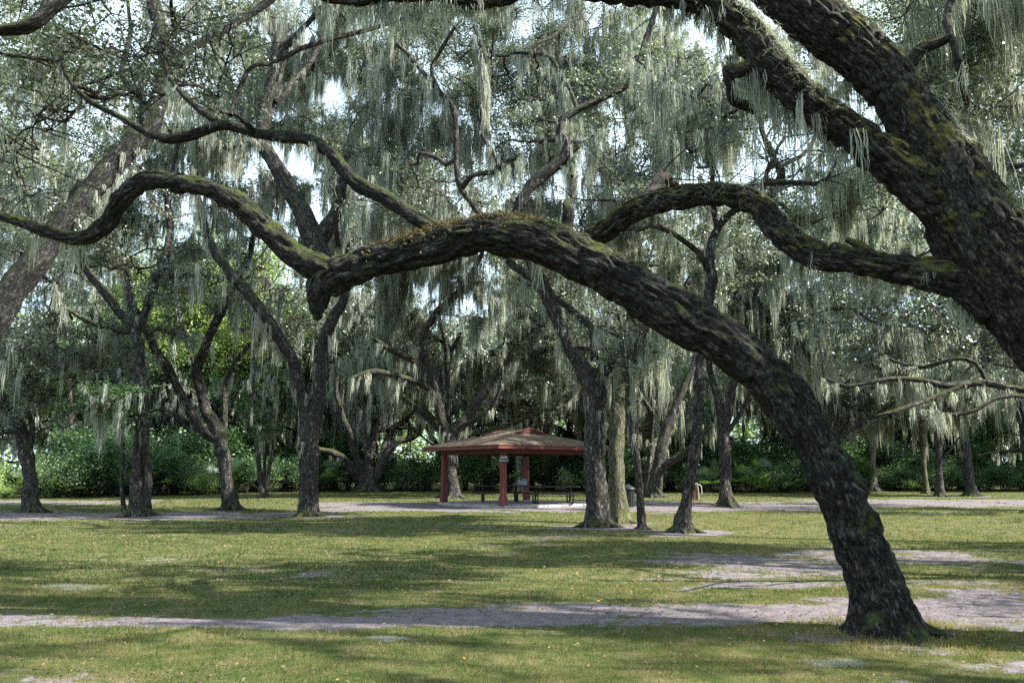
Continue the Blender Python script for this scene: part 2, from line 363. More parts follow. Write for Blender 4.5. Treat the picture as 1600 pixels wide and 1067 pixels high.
def grow(limbs, ells, seed, gap=.42, tipr=.009, twigs=5, wander=.14):
    """limbs: world polylines (x,y,z,r). ells: (cx,cy,cz,rx,ry,rz,n). returns branch paths [(C,R)], clump points, hang nodes"""
    r = np.random.RandomState(seed)
    NP = []; NPAR = []; NW = []; 
    for i, Lb in enumerate(limbs):
        c = catmull(Lb, .35); st = 0
        for k, q in enumerate(c):
            NP.append(q[:3]); NPAR.append(-1); NW.append(q[3])
    nl = len(NP); pos = np.array(NP); rad0 = np.array(NW)
    att = []
    for (cx, cy_, cz, rx, ry, rz, n) in ells:
        k = 0; tries = 0
        while k < n and tries < n*30:
            tries += 1; u = r.normal(size=3); u *= r.rand()**(1/2.6)/np.linalg.norm(u)
            p = np.array([cx, cy_, cz])+u*np.array([rx, ry, rz])
            if p[2] < 2.4: continue
            if vnoise(p*.38, 77+seed) < gap: continue
            att.append(p); k += 1
    if not att: return [], np.zeros((0, 3)), np.zeros((0, 3)), pos[:0]
    att = np.array(att)
    dist = np.array([np.min(((pos-a)**2).sum(1)) for a in att]); od = np.argsort(dist); K = min(int(len(att)*.17), 24) if rad0.max() > .12 else 0
    big = od[-max(1, len(od)//2):][r.permutation(len(od[-max(1, len(od)//2):]))[:K]] if K else od[:0]
    att = att[np.concatenate([big, np.array([q for q in od if q not in set(big)], int)])]
    pos = list(pos); par = [-1]*nl; cnt = [0.]*nl; chains = []
    Parr = np.zeros((nl+len(att)*60, 3)); Parr[:nl] = pos; N = nl; parA = -np.ones(len(Parr), int)
    cap = np.zeros(len(Parr)); cap[:nl] = rad0; thick = np.zeros(len(Parr)); thick[:nl] = rad0 < .018
    for a in att:
        d = a-Parr[:N]; D = np.linalg.norm(d, axis=1); cost = D+np.maximum(0, -d[:, 2])*.8+thick[:N]*0
        k = int(np.argmin(cost)); p0 = Parr[k]; dl = D[k]
        if dl < .25: continue
        m = max(3, min(40, int(dl/.32))); t = np.linspace(0, 1, m+1)[1:, None]
        side = r.normal(size=3); side[2] = abs(side[2])*.6; v = (a-p0)
        c1 = p0+v*.33+side*dl*.16; c2 = p0+v*.66+r.normal(size=3)*dl*.10+np.array([0, 0, dl*.05])
        path = (1-t)**3*p0+3*(1-t)**2*t*c1+3*(1-t)*t*t*c2+t**3*a
        wn = np.stack([vnoise(path*1.1+q*17, 90+q) for q in range(3)], 1)-.5
        path = path+wn*min(dl, 3)*wander*np.sin(np.pi*t*.5+.0)*1.6
        if len(chains) < K:
            w2 = np.stack([fbm(path*.75+q*31, 190+q+seed, 2) for q in range(3)], 1)-.5; path = path+w2*np.array([1.9, 1.2, 1.9])*np.sin(np.pi*t)**.6
        idx = []
        prev = k
        for q in path:
            Parr[N] = q; parA[N] = prev; prev = N; idx.append(N); N += 1
        chains.append((k, idx))
    count = np.zeros(N)
    for k, idx in chains: count[idx[-1]] += 1
    for i in range(N-1, nl-1, -1): count[parA[i]] += count[i]
    R = np.zeros(N); R[:nl] = rad0; R[nl:] = tipr*np.maximum(count[nl:], .6)**.56*1.25
    for i in range(nl, N):
        p = parA[i]; R[i] = min(R[i], max(R[p]*.92, tipr))
    for q, (k, idx) in enumerate(chains[:K]):
        a0 = min(.55*R[k], .085) if R[k] > .03 else .03; R[idx] = np.maximum(R[idx], np.linspace(max(a0, .035), .02, len(idx)))
    tubes = []; tipP = []; hang = []; hdir = []
    for k, idx in chains:
        C = np.vstack([Parr[k], Parr[idx]]); RR = np.concatenate([[min(R[k]*.9, R[idx[0]]*1.25)], R[idx]]); tubes.append((C, RR))
        tipP.append(C[-1]); L_ = len(C)
        for q in range(1, L_): hang.append(C[q]); hdir.append(C[q]-C[q-1])
        for q in range(twigs):
            j = r.randint(max(1, int(L_*.35)), L_); s0 = C[j]; dv = r.normal(size=3); dv[2] = dv[2]*.6+.25; dv /= np.linalg.norm(dv); ln = .35+.75*r.rand()
            bend = r.normal(size=3)*.25*ln; tt = np.linspace(0, 1, 4)[:, None]
            tw = s0+dv*ln*tt+bend*tt*tt; tubes.append((tw, np.linspace(max(tipr*.9, .4*RR[j] if RR[j] < .03 else tipr), tipr*.45, 4)))
            tipP.append(tw[-1]); tipP.append(tw[2]); hang.append(tw[2]); hdir.append(tw[2]-tw[0])
    hang = np.array(hang); hdir = np.array(hdir)
    return tubes, np.array(tipP), hang, hdir

def build_tree(name, label, limbs, ells, seed, *, bark=None, near=False, dist=28., leaf=None, leafn=55, leafs=None, moss=1.0, mossl=1.0, limbmoss=0.6,
               group=None, gap=.42, cat='tree', twigs=4, flare=.5, extra=None, clump=.27, wander=.14, mw=None, keep=None):
    base = limbs[0][0, :3].copy(); base[2] = 0
    t = thing(name, label, cat, tuple(base), 0, group)
    acc = Acc()
    for i, Lb in enumerate(limbs):
        rmax = Lb[:, 3].max()
        if near:
            C = catmull(Lb, .018 if rmax > .12 else .03); seg = int(np.clip(2*np.pi*rmax/.017, 24, 220))
            tube(acc, C[:, :3], C[:, 3], seg, amp=min(.038, rmax*.17), seed=seed+i, flare=flare if i == 0 else 0, lump=.07)
        else:
            st = .10+.003*dist; C = catmull(Lb, st); seg = int(np.clip(2*np.pi*rmax/(.05+.0015*dist), 8, 36))
            q = C[:, :3].copy()
            C[:, :3] += (np.stack([vnoise(q*.9+k*9, 60+k+seed) for k in range(3)], 1)-.5)*np.array([.22, .3, .1])*sstep(0, 2, q[:, 2:3])*(0.4 if rmax > .1 else .8)
            tube(acc, C[:, :3], C[:, 3], seg, amp=min(.03, rmax*.16), seed=seed+i, flare=flare if i == 0 else 0, lump=.13)
    if limbs[0][0, 2] < 0 and limbs[0][0, 3] > .12:
        q = np.random.RandomState(seed+77); R0 = limbs[0][0, 3]; nr = 6 if R0 > .25 else 5
        for k in range(nr):
            a = 2*np.pi*(k+.7*q.rand())/nr; e = np.array([np.cos(a), np.sin(a), 0]); e2 = np.array([-e[1], e[0], 0])*q.normal()*.25; ln = R0*(1.3+1.0*q.rand())
            lean = (limbs[0][2, :3]-limbs[0][1, :3])*.0
            C = np.array([base+e*R0*.45+[0, 0, R0*1.15], base+e*R0*.85+[0, 0, R0*.42], base+e*(R0*.6+ln*.5)+e2*.5*R0+[0, 0, .035], base+e*(R0*.6+ln)+e2*R0+[0, 0, -.05]])
            rr_ = np.array([.30, .36, .20, .07])*R0; Cc_ = catmull(np.hstack([C, rr_[:, None]]), .02 if near else .06)
            tube(acc, Cc_[:, :3], Cc_[:, 3], 28 if near else 9, amp=.014, seed=seed+40+k, lump=.1)
    acc.build('trunk', bark or BARK_M, t, origin=base)
    moss = moss*.8
    tubes, tips, hang, hdir = grow(limbs, ells, seed, gap=gap, twigs=twigs, wander=wander, tipr=.011+.0002*dist)
    r = np.random.RandomState(seed+5)
    if len(tubes):
        ab = Acc()
        for C, R in tubes: tube(ab, C, R, 6 if R.max() > .03 else 4, lump=0, seed=seed, close=False)
        ab.build('branches', TWIG, t, origin=base)
        if leafn:
            cs = clump; n = len(tips); k = r.poisson(leafn*.95*np.clip(3.2*(vnoise(tips*.8, 33)-.30), .03, 2.4)*(.62 if dist > 40 else 1.), n)
            P = np.repeat(tips, k, 0)+r.normal(size=(k.sum(), 3))*np.array([cs, cs, cs*.55])*.62
            vv = np.repeat(.25+.5*vnoise(tips*.6, 35), k)
            leaf_mesh('crown', P, leaf or LEAF_OAK, leafs or (.055+.0015*dist), t, base, seed, vv=vv)
    # hanging moss
    HP = []; HL = []
    if moss and len(hang):
        den = vnoise(hang*.55, 51+seed)*.6+vnoise(hang*.2+4, 52+seed)*.4
        k = r.poisson(np.clip((den-.42)*11*moss, 0, 4*moss)); P = np.repeat(hang, k, 0); dv = np.repeat(hdir, k, 0)
        P = P+dv*(r.rand(len(P), 1)-.5)*1.6
        colm = vnoise(P*np.array([2.6, 2.6, .5]), 53); ln = mossl*(.15+1.6*colm**1.7)*(.4+.9*r.rand(len(P)))
        HP.append(P); HL.append(ln)
    if limbmoss:
        for i, Lb in enumerate(limbs):
            lm = limbmoss if not isinstance(limbmoss, (list, tuple)) else limbmoss[i]
            if not lm: continue
            C = catmull(Lb, .12); C = C[C[:, 2] > 2.2]
            if len(C) < 3: continue
            den = vnoise(C[:, :3]*.9, 54+seed+i); k = r.poisson(np.clip((den-.42)*8*lm, 0, None)); Q = np.repeat(C, k, 0)
            if not len(Q): continue
            a = r.rand(len(Q))*2*np.pi if not near else np.where(r.rand(len(Q)) < .12, -1., 1.)*np.pi*(.12+.76*r.rand(len(Q)))
            off = np.stack([np.cos(a)*Q[:, 3], np.sin(a)*Q[:, 3], -Q[:, 3]*.35+0*a], 1)*(.95)
            P = Q[:, :3]+off+r.normal(size=(len(Q), 3))*.03
            colm = vnoise(P*np.array([3.2, 3.2, .5]), 55); HP.append(P); HL.append(mossl*(.12+1.0*colm**1.6)*(.4+.9*r.rand(len(P))))
    if extra:
        for P, ln in extra: HP.append(P); HL.append(ln)
    if HP:
        P = np.concatenate(HP); ln = np.concatenate(HL); ln = np.minimum(ln, np.maximum(P[:, 2]-1.9, .15))
        wdt = mw or (.005+.00052*dist)
        # each tuft is a tapering tassel of ribbons
        rep = 15; n0 = len(P); rt = np.repeat((.03+.09*r.rand(n0))*(.6+.4*np.minimum(mossl, 2)), rep); off = np.abs(r.normal(size=n0*rep))*.6; aa = r.rand(n0*rep)*6.28
        P = np.repeat(P, rep, 0)+np.stack([np.cos(aa)*off*rt, np.sin(aa)*off*rt, -off*rt*.3], 1)
        ln = np.repeat(ln, rep)*np.clip(1.1-.55*off, .15, 1.1)*(.55+.5*r.rand(n0*rep)); tv = np.repeat(r.rand(n0), rep)
        V, Fq, v = strands(P, ln, wdt*(.6+.9*r.rand(len(P))), seed); v = np.clip(v*.6+.5*np.repeat(tv, 10)-.05, 0, 1)
        tag(mesh('hanging_moss', V-base, [Fq], MOSS, t, {'v': v}, smooth=False), kind='stuff')
    return t

def E(px, py, d, rx, ry, rz, n):
    p = at(px, py, d); return (p[0], p[1], p[2], rx, ry, rz, n)

NTREE = {}
exec_trees = []
GROVE = 'live oaks standing in the grove'

# --- the leaning oak that arches over the lawn
Fl = limbs_px([
 ([(1388,992,104),(1378,950,98),(1366,905,92),(1340,840,87),(1311,765,84),(1277,700,80),(1245,650,78),(1213,605,77),(1170,565,77),(1125,532,78),(1070,500,79),(1010,462,77),(955,428,74),(900,402,72),(850,380,68),(800,368,63),(750,368,60),(700,378,58),(650,392,57),(600,405,55),(560,417,54),(525,430,56),(500,452,50),(496,480,30),(497,498,14)], .5),
 ([(525,428,48),(490,415,46),(455,394,42),(420,362,39),(385,328,37),(340,300,34),(290,288,34),(236,283,34),(205,297,33),(182,325,33),(165,352,33),(130,372,27),(80,364,25),(40,350,22),(0,337,20),(-60,305,17),(-140,290,12)], 1.2),
 ([(700,370,30),(672,352,25),(640,335,24),(600,308,24),(562,290,24),(536,265,22),(512,236,21),(480,218,20),(440,214,20),(400,208,18),(348,196,17),(300,211,19),(262,217,18),(225,205,14),(182,180,12),(142,160,10),(112,130,10),(98,98,9),(90,45,7),(70,10,5)], 1.6),
 ([(348,196,13),(320,178,13),(288,150,10),(262,120,6)], .8),
 ([(400,208,10),(370,180,9),(345,175,7)], -.6),
 ([(360,180,9),(372,145,9),(385,115,8),(398,103,7),(418,101,6)], .3),
 ([(885,385,24),(886,355,20),(888,330,18),(884,318,12)], .2),
 ([(1320,752,50),(1335,760,44),(1342,768,34)], .0),
], (1388, 992), wob=.15, seed=1)
build_tree('live_oak', 'leaning mossy oak whose trunk arches low across the lawn like a bridge', Fl,
  [E(150,60,10.5,2.2,1.5,1.0,22), E(330,120,10.5,1.5,1.0,.7,9), E(60,250,10.5,1.6,1.2,.9,10), E(640,-130,9.5,3.2,2,1.0,22), E(300,-160,10.5,3,2,1.2,22)],
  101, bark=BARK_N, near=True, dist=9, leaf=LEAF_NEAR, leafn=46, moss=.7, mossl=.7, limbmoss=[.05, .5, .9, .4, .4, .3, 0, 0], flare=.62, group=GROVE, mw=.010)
Fbase = Fl[0][0]

# --- the massive oak at the right edge
Gl = limbs_px([
 ([(1960,1020,250),(1880,850,225),(1775,680,205),(1672,545,192),(1596,455,180),(1536,375,168),(1490,295,146),(1445,215,112),(1410,155,98),(1355,95,98),(1294,45,100),(1225,-10,95),(1150,-80,85),(1060,-160,70),(960,-250,55)], 1.6),
 ([(1500,330,110),(1440,292,92),(1390,250,78),(1345,218,68),(1310,193,64),(1272,165,62),(1236,133,62),(1200,92,60),(1162,45,58),(1120,12,54),(1075,-2,42),(1010,-4,30),(940,-8,27),(880,-14,24),(820,-10,24),(772,0,27),(742,5,26),(690,-6,23),(610,-6,23),(545,2,18),(480,-12,14),(400,-40,10)], 1.0),
 ([(1560,480,90),(1500,440,72),(1440,425,60),(1385,416,52),(1310,405,49),(1258,392,47),(1218,360,42),(1190,327,42),(1150,306,42),(1100,303,39),(1050,312,39),(1000,325,38),(960,350,36),(920,378,34),(880,400,28),(840,392,22),(800,395,14)], 2.6),
 ([(1412,110,30),(1440,78,24),(1468,66,20),(1486,60,17),(1494,84,15),(1499,100,16),(1503,128,13),(1509,150,14),(1512,168,6)], -.2),
 ([(1215,110,30),(1182,104,26),(1152,112,24),(1138,108,20),(1142,135,18),(1150,158,20),(1178,172,14),(1186,190,7)], .5),
 ([(1380,412,20),(1345,385,16),(1325,376,12)], .2),
], (1960, 1020), wob=.12, seed=2)
build_tree('live_oak', 'massive dark oak forking above the right edge with moss covered limbs', Gl,
  [E(1560,60,11,1.8,1.8,1.4,30), E(1500,-140,10,3,2.5,1.3,40), E(1150,-230,10.5,3,2.5,1.2,32), E(850,-140,10.5,2.6,1.5,.8,20), E(1170,250,11.2,1.3,1,.9,8), (11, 6.3, 9.6, 4.2, 3.2, 1.6, 46), (6.5, 5.0, 8.6, 2.6, 2.2, 1.0, 14), (12.5, 12.5, 10.5, 3.5, 4.0, 1.6, 40)],  # out-of-view crown to the right added to shade the near trunks
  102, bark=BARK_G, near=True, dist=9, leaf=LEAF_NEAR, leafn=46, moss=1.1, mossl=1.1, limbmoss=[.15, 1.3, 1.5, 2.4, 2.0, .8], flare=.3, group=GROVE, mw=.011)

# --- near oak on the left edge, with its trunk leaning in
Hl = limbs_px([
 ([(-150,900,72),(-118,720,64),(-62,570,60),(-2,482,57),(48,415,52),(112,337,42),(165,272,40),(210,225,38),(240,190,36),(255,140,30),(259,94,27),(250,45,26),(240,0,25),(225,-80,20)], 2.5),
 ([(255,150,20),(272,98,18),(300,78,17),(335,58,17),(375,30,16),(420,0,15),(480,-50,12)], .8),
 ([(245,185,20),(215,150,12),(190,118,11),(196,75,10),(205,40,8),(200,0,6)], 1.0),
 ([(225,215,20),(222,130,9),(205,110,9),(150,130,7),(110,140,5)], -1.0),
 ([(262,110,12),(280,70,9),(276,30,8),(268,-10,7)], -.8),
], (-150, 900), seed=3)
build_tree('live_oak', 'oak trunk leaning in from the left edge, crossing behind the arching limb', Hl,
  [E(150,40,19.5,3.8,2.6,2.6,80), E(10,250,18.5,2.4,1.8,2.0,36), E(330,-40,19.5,3,2.2,1.6,36)], 103, bark=BARK_N, dist=15, leafn=58, moss=.6, mossl=.8, limbmoss=.5, flare=.5, group=GROVE)

# --- limb of a close tree that enters at the top left corner
Kl = limbs_px([
 ([(-900,1250,210),(-820,700,180),(-600,350,140),(-350,170,90),(-180,90,50),(-60,48,26),(0,52,22),(36,48,27),(75,22,26),(112,-8,22),(170,-60,18),(240,-150,12)], 1.0),
 ([(60,35,16),(70,5,12),(60,-40,9)], .2)], (-900, 1250), wob=.1, seed=4)
build_tree('live_oak', 'close dark oak limb bending across the top left corner', Kl,
  [E(-100,-200,6,1.8,1.6,.8,20)], 104, near=False, bark=BARK_N, dist=6, leaf=LEAF_NEAR, leafn=40, moss=.3, mossl=.5, limbmoss=.1, flare=.3, group=GROVE)

# --- the trees of the grove, photo order left to right
def T(label, base, specs, ells, seed, **k):
    lb = limbs_px(specs, base, seed=seed)
    k.setdefault('dist', gp(*base)[1]); k.setdefault('group', GROVE)
    return build_tree('live_oak', label, lb, ells, seed, **k)

T('dark oak leaning left behind the lawn edge, first trunk from the left', (50,800), [
 ([(50,800,34.0),(46,740,25.5),(40,700,24.6),(28,665,22.9),(10,638,21.2),(-10,600,20.4),(-40,540,17.0),(-70,470,12.8)], 2),
 ([(44,720,13.6),(50,670,10.2),(40,630,7.6),(48,590,6.0)], 1)],
 [E(20,560,32,5,3.5,3.2,95), E(60,300,34,6,4,4,80)], 201, leafn=60, moss=1.0)
T('broad double trunked oak with a slim sapling at its foot', (216,806), [
 ([(216,806,37.0),(217,760,31.1),(219,710,25.2),(221,660,20.7),(221,600,18.5),(216,545,18.5),(210,518,19.2)], 0),
 ([(228,800,17.8),(230,740,14.8),(226,680,11.8),(222,640,8.9)], -.2),
 ([(210,518,17.8),(190,495,16.3),(168,465,14.8),(140,428,14.8),(120,395,12.6),(105,365,10.4),(92,330,8.1),(80,280,5.9)], -2),
 ([(212,515,16.3),(228,482,14.8),(240,442,15.5),(258,402,14.8),(266,360,13.3),(262,320,11.1),(268,280,8.9),(280,220,6.7)], 2),
 ([(210,512,13.3),(203,460,9.6),(196,420,8.1),(180,392,8.1),(168,362,6.7),(172,330,5.2)], 3),
 ([(205,520,8.9),(160,512,8.1),(125,495,7.4),(95,470,5.9),(85,440,4.4)], -2)],
 [E(150,330,30.5,5,3.6,3.6,100), E(110,140,30,4.6,3.6,2.8,60), E(150,560,31,4.4,3,1.7,70), E(250,420,30,4,3,2,40)], 202, leafn=55, moss=1.5, mossl=1.3)
T('slim sapling standing against the double trunked oak', (196,806), [
 ([(196,806,11),(190,760,8),(191,700,7),(189,650,6),(192,600,5),(186,560,4)], .3)],
 [E(190,590,27.5,1.3,1.2,1.4,14)], 203, leafn=45, moss=.6, limbmoss=.2, leaf=LEAF_SHRUB, flare=.5)
T('grey oak with three rising limbs, left of the forked grey trunk', (362,797), [
 ([(362,797,27.9),(355,745,23.8),(348,700,22.1),(338,668,21.3),(322,642,19.7),(313,605,18.0),(308,578,17.2),(322,535,16.4),(340,498,15.6),(355,466,14.8),(372,432,12.3),(390,395,9.8),(400,350,7.4)], 2),
 ([(345,690,18.0),(315,672,16.4),(294,640,15.6),(270,592,15.6),(246,549,15.6),(228,512,13.9),(205,470,9.8),(195,430,7.4)], -2),
 ([(305,658,8.2),(282,652,7.4),(262,642,5.7),(240,640,3.3)], -1),
 ([(352,700,11.5),(351,645,9.8),(352,602,9.0),(361,578,8.2),(375,556,8.2),(400,530,6.6),(422,512,4.9)], 2.5)],
 [E(330,390,36,5.5,3.6,3.2,85), E(320,170,35,4.6,4,3.2,60), E(420,500,35,3,3,1.6,40), E(420,470,37,2.4,2,1.6,20)], 204, leafn=38, moss=1.3, mossl=1.3)
T('grey oak whose trunk forks into a tall Y before the bare sand', (482,806), [
 ([(482,806,32),(483,745,31),(482,690,31),(484,660,32),(497,620,23),(503,572,20),(507,532,18),(520,498,18),(538,464,17),(530,430,22),(505,400,28),(490,372,33),(472,332,31),(446,287,27),(420,242,25),(409,215,23),(413,180,24),(425,135,26),(435,90,30),(437,68,28),(424,42,26),(410,8,25),(392,-40,20),(385,-120,14)], 1.5),
 ([(482,665,26),(468,605,22),(455,562,20),(430,520,20),(405,480,19),(376,445,18),(350,415,16),(330,382,15),(318,345,13),(308,308,11),(300,260,8)], -2),
 ([(495,385,28),(515,352,24),(530,318,21),(535,280,17),(541,242,16),(552,215,15),(571,180,15),(594,139,14),(605,96,13),(611,64,12),(620,34,11),(620,0,10),(615,-60,8)], 2),
 ([(436,80,14),(455,65,12),(476,41,10),(510,4,8),(540,-50,6)], -2),
 ([(430,160,12),(446,148,9),(458,124,10),(484,100,9),(502,64,9),(524,10,8)], 2),
 ([(606,100,9),(640,45,8),(672,18,6)], 1),
 ([(568,185,8),(545,150,8),(545,110,8),(575,75,7)], -1)],
 [E(470,90,35.5,6.2,3,3.8,140), E(610,60,34,4.4,2.6,3,60), E(330,250,32,4,2.4,2.4,46), E(530,330,34,4,2.4,2.2,46), E(610,240,34,3,2.4,2,30)], 205, leafn=50, moss=1.9, mossl=1.7)
T('cluster of slender saplings rising from one foot behind the Y shaped oak', (413,778), [
 ([(413,778,16),(408,750,9),(403,700,8),(400,660,7),(396,600,6),(398,540,4)], 1),
 ([(414,770,10),(414,740,7),(415,700,6),(414,660,5),(422,600,4)], 1),
 ([(415,772,10),(421,735,8),(427,690,7),(428,650,6),(434,600,4)], -1)],
 [E(400,600,48,2.6,2,2.2,26), E(425,650,47,1.4,1.4,1.2,14)], 206, leafn=50, moss=.9, leaf=LEAF_SHRUB)
T('far oak with low arching stems spreading from a wide foot', (577,768), [
 ([(577,768,34),(577,750,24),(575,720,16),(582,690,14),(592,660,13),(606,640,11),(612,600,9),(600,540,7)], 2),
 ([(572,760,20),(557,742,16),(545,728,15),(532,714,14),(515,705,11),(500,702,8),(480,690,6)], -2),
 ([(572,755,16),(560,722,13),(552,700,12),(545,672,11),(536,655,10),(525,610,8),(530,560,6)], -2),
 ([(580,758,20),(592,738,16),(606,708,13),(622,690,11),(645,684,9),(656,670,8),(650,640,6)], 2),
 ([(590,742,14),(600,700,11),(615,668,10),(636,655,9),(660,630,6)], 3)],
 [E(570,530,64,8.5,4,5,140), E(600,640,64,4,2.5,1.4,26)], 207, leafn=75, moss=2.8, mossl=2.0)
T('oak with a wide V fork rising behind the red roofed shelter', (706,778), [
 ([(706,778,26),(705,740,20),(703,705,20),(700,685,22),(690,655,15),(682,615,14),(672,590,13),(667,568,13),(660,530,12),(674,500,12),(693,478,12),(718,455,10),(742,420,8),(760,380,6)], -2),
 ([(702,685,20),(716,666,17),(736,643,15),(755,615,14),(775,588,12),(796,558,10),(816,530,9),(836,514,7),(870,500,5)], 2),
 ([(684,625,12),(670,607,12),(650,596,9),(622,587,9),(583,580,8),(550,590,5)], -3),
 ([(680,612,11),(664,580,11),(636,558,11),(605,543,10),(585,530,6)], -2),
 ([(690,660,10),(688,600,8),(700,560,7),(720,520,6)], 3)],
 [E(740,470,50,8.5,4.5,4.4,190), E(620,560,50,4,3,2,60), E(870,560,50,4.5,3,2,60), E(700,340,46,7,5,3,70)], 208, leafn=62, moss=3.0, mossl=2.0)
T('pale barked oak standing in sun behind the shelter', (812,768), [
 ([(812,768,16),(812,745,12),(811,720,10),(807,700,9),(800,660,8),(795,620,6)], 1),
 ([(812,750,9),(820,728,8),(827,705,7),(835,670,6),(850,630,5)], 2)],
 [E(830,590,58,7,4,3,80)], 209, leafn=70, moss=1.8, mossl=1.8, bark=BARK_P)
T('tallest straight trunked oak beside the right end of the shelter roof', (935,824), [
 ([(935,824,40),(933,780,35),(931,740,33),(930,690,31),(929,640,32),(930,605,36),(912,575,26),(893,545,23),(878,510,22),(862,478,20),(846,448,23),(832,412,24),(818,385,20),(806,345,18),(822,300,18),(850,272,20),(880,247,19),(884,222,14),(872,208,12),(879,187,12),(906,170,11),(943,152,11),(978,134,11),(996,112,12),(1006,72,11),(1020,28,10),(1040,-30,8)], 1),
 ([(930,605,30),(944,578,24),(970,552,21),(997,526,20),(1022,500,17),(1060,470,15),(1085,430,13),(1100,380,11),(1110,330,8)], 2),
 ([(930,560,14),(925,515,12),(902,492,11),(874,468,11),(858,450,9)], 1.5),
 ([(840,440,14),(815,424,13),(792,406,12),(770,370,11),(740,320,10),(718,291,10),(712,250,9),(713,200,9),(708,170,10),(691,148,9),(669,122,9),(642,90,8),(620,70,7)], -1.5),
 ([(722,295,10),(738,275,9),(770,270,9),(790,254,9),(816,240,8)], -2),
 ([(778,262,8),(776,248,7),(762,225,7),(750,198,7),(758,150,7),(759,110,7),(752,80,7),(740,41,6)], 1),
 ([(690,146,8),(676,110,7),(690,80,7),(712,40,6)], -1),
 ([(884,225,9),(893,250,8),(892,275,6)], -.5),
 ([(883,247,13),(910,225,10),(935,235,8),(955,262,6),(1000,285,5)], 2),
 ([(900,175,8),(880,120,7),(850,85,7),(800,85,6)], 2)],
 [E(850,180,29.5,6.2,3.4,3.3,130), E(690,130,28,3.8,2.6,2.8,60), E(1010,180,28,4,2.6,2.8,60), E(970,420,26,4,2.6,1.8,44), E(850,-60,27,6,4,1.6,60), E(620,210,29,3.4,2.6,2.4,50), E(760,60,28,3.8,2.6,2.2,50), E(960,60,28,2.8,2.4,2.2,40), E(890,260,27,3.2,2,2.0,44), E(640,300,27,2.4,2,1.6,26)], 210, leafn=44, moss=2.3, mossl=1.7, limbmoss=.8)
T('olive mossy trunk just behind the tallest straight oak', (967,817), [
 ([(967,817,32),(965,770,27),(964,700,26),(966,640,25),(970,590,23),(976,550,20),(985,505,16),(990,440,11),(1000,380,8)], 2),
 ([(968,620,14),(990,570,12),(1015,530,9),(1040,500,6)], 2)],
 [E(985,430,26,3.4,3,2.6,60), E(960,520,26,2.0,2,1.0,20)], 211, leafn=50, moss=2.6, mossl=1.6, bark=BARK_O, limbmoss=1.4)
T('thin crooked sapling between the mossy trunk and the knobbed foot oak', (1004,828), [
 ([(1004,828,17),(1000,780,13),(996,730,12),(988,680,11),(982,640,9),(980,600,8),(974,560,6),(970,510,4)], 1)],
 [E(975,540,23,1.4,1.2,1.4,16)], 212, leafn=40, moss=1.5, mossl=1.0, bark=BARK_M, flare=.5)
T('dark slim oak leaning right from a knobbed foot before the arch', (1068,832), [
 ([(1068,832,34),(1068,810,26),(1073,790,20),(1080,740,18),(1086,700,18),(1089,660,17),(1090,620,16),(1093,575,15),(1098,530,15),(1106,475,17),(1112,430,19),(1108,395,14),(1125,350,12),(1160,320,12),(1200,312,15),(1220,275,14),(1210,248,12),(1190,200,9),(1180,150,7)], 1),
 ([(1110,430,12),(1090,395,10),(1060,370,9),(1030,350,7)], -2),
 ([(1120,365,10),(1115,300,9),(1116,240,9),(1113,190,8),(1126,146,8),(1140,90,7)], -1),
 ([(1113,225,8),(1075,235,8),(1066,185,8),(1050,130,7),(1040,60,6)], 2),
 ([(1215,265,8),(1255,240,7),(1280,200,6)], 1)],
 [E(1130,170,21,4,3,2.4,90), E(1250,310,22,2.6,2.2,1.5,40), E(1010,330,22,2.6,2,1.3,30)], 213, leafn=44, moss=2.6, mossl=1.5, limbmoss=.5)
T('dark flared oak on the sand, seen under the arch left of the leaning trunk', (1136,792), [
 ([(1136,792,29.9),(1134,770,21.1),(1133,740,19.4),(1131,700,19.4),(1128,660,19.4),(1122,625,13.2),(1112,590,10.6),(1104,550,8.8),(1095,500,7.0)], 2),
 ([(1130,670,15.8),(1142,620,14.1),(1150,580,12.3),(1154,540,10.6),(1170,480,9.7),(1200,420,8.8),(1230,370,7.0),(1240,320,5.3)], -1),
 ([(1132,680,8.8),(1160,640,7.9),(1180,590,7.9),(1185,530,7.9),(1215,505,7.0),(1242,494,6.2),(1290,470,4.4)], 2),
 ([(1150,590,7.9),(1175,550,7.9),(1205,510,7.0),(1225,470,6.2),(1260,440,5.3)], 3)],
 [E(1230,400,36,6,4.5,3.6,130), E(1110,480,38,4.5,4,2,60), E(1330,520,37,4.5,3.5,2.2,60), E(1380,380,38,5,4,2.6,60)], 214, leafn=58, moss=3.0, mossl=1.7)
T('far grey oak leaning right with one low side limb, behind the bare sand', (1021,777), [
 ([(1021,777,26),(1025,748,21),(1031,715,19),(1038,680,17),(1050,648,15),(1064,615,13),(1082,578,11),(1092,540,9)], 2),
 ([(1030,738,12),(1045,723,13),(1062,714,13),(1088,692,11),(1112,667,9),(1140,645,6)], -2)],
 [E(1080,540,56,7,4,3.6,110), E(1000,640,56,4,2.5,1.4,26)], 215, leafn=66, moss=2.2, mossl=2.0)
T('pale sunlit trunk right of the leaning oak, at the edge of the undergrowth', (1366,768), [
 ([(1366,768,19),(1364,745,14),(1362,715,14),(1366,690,14),(1366,650,12),(1374,610,9)], 1),
 ([(1364,700,9),(1350,670,8),(1335,640,7),(1320,610,5)], -2)],
 [E(1360,590,60,8,4,4,120)], 216, leafn=72, moss=2.0, mossl=2.0, bark=BARK_P)
T('thin far trunk with a yellow mossed foot, between pale and dark trunks', (1447,771), [
 ([(1447,771,13),(1445,745,10),(1442,700,10),(1440,650,9),(1438,600,6)], 1)],
 [E(1440,580,58,6,4,4,80)], 217, leafn=72, moss=2.0, mossl=2.0, bark=BARK_O)
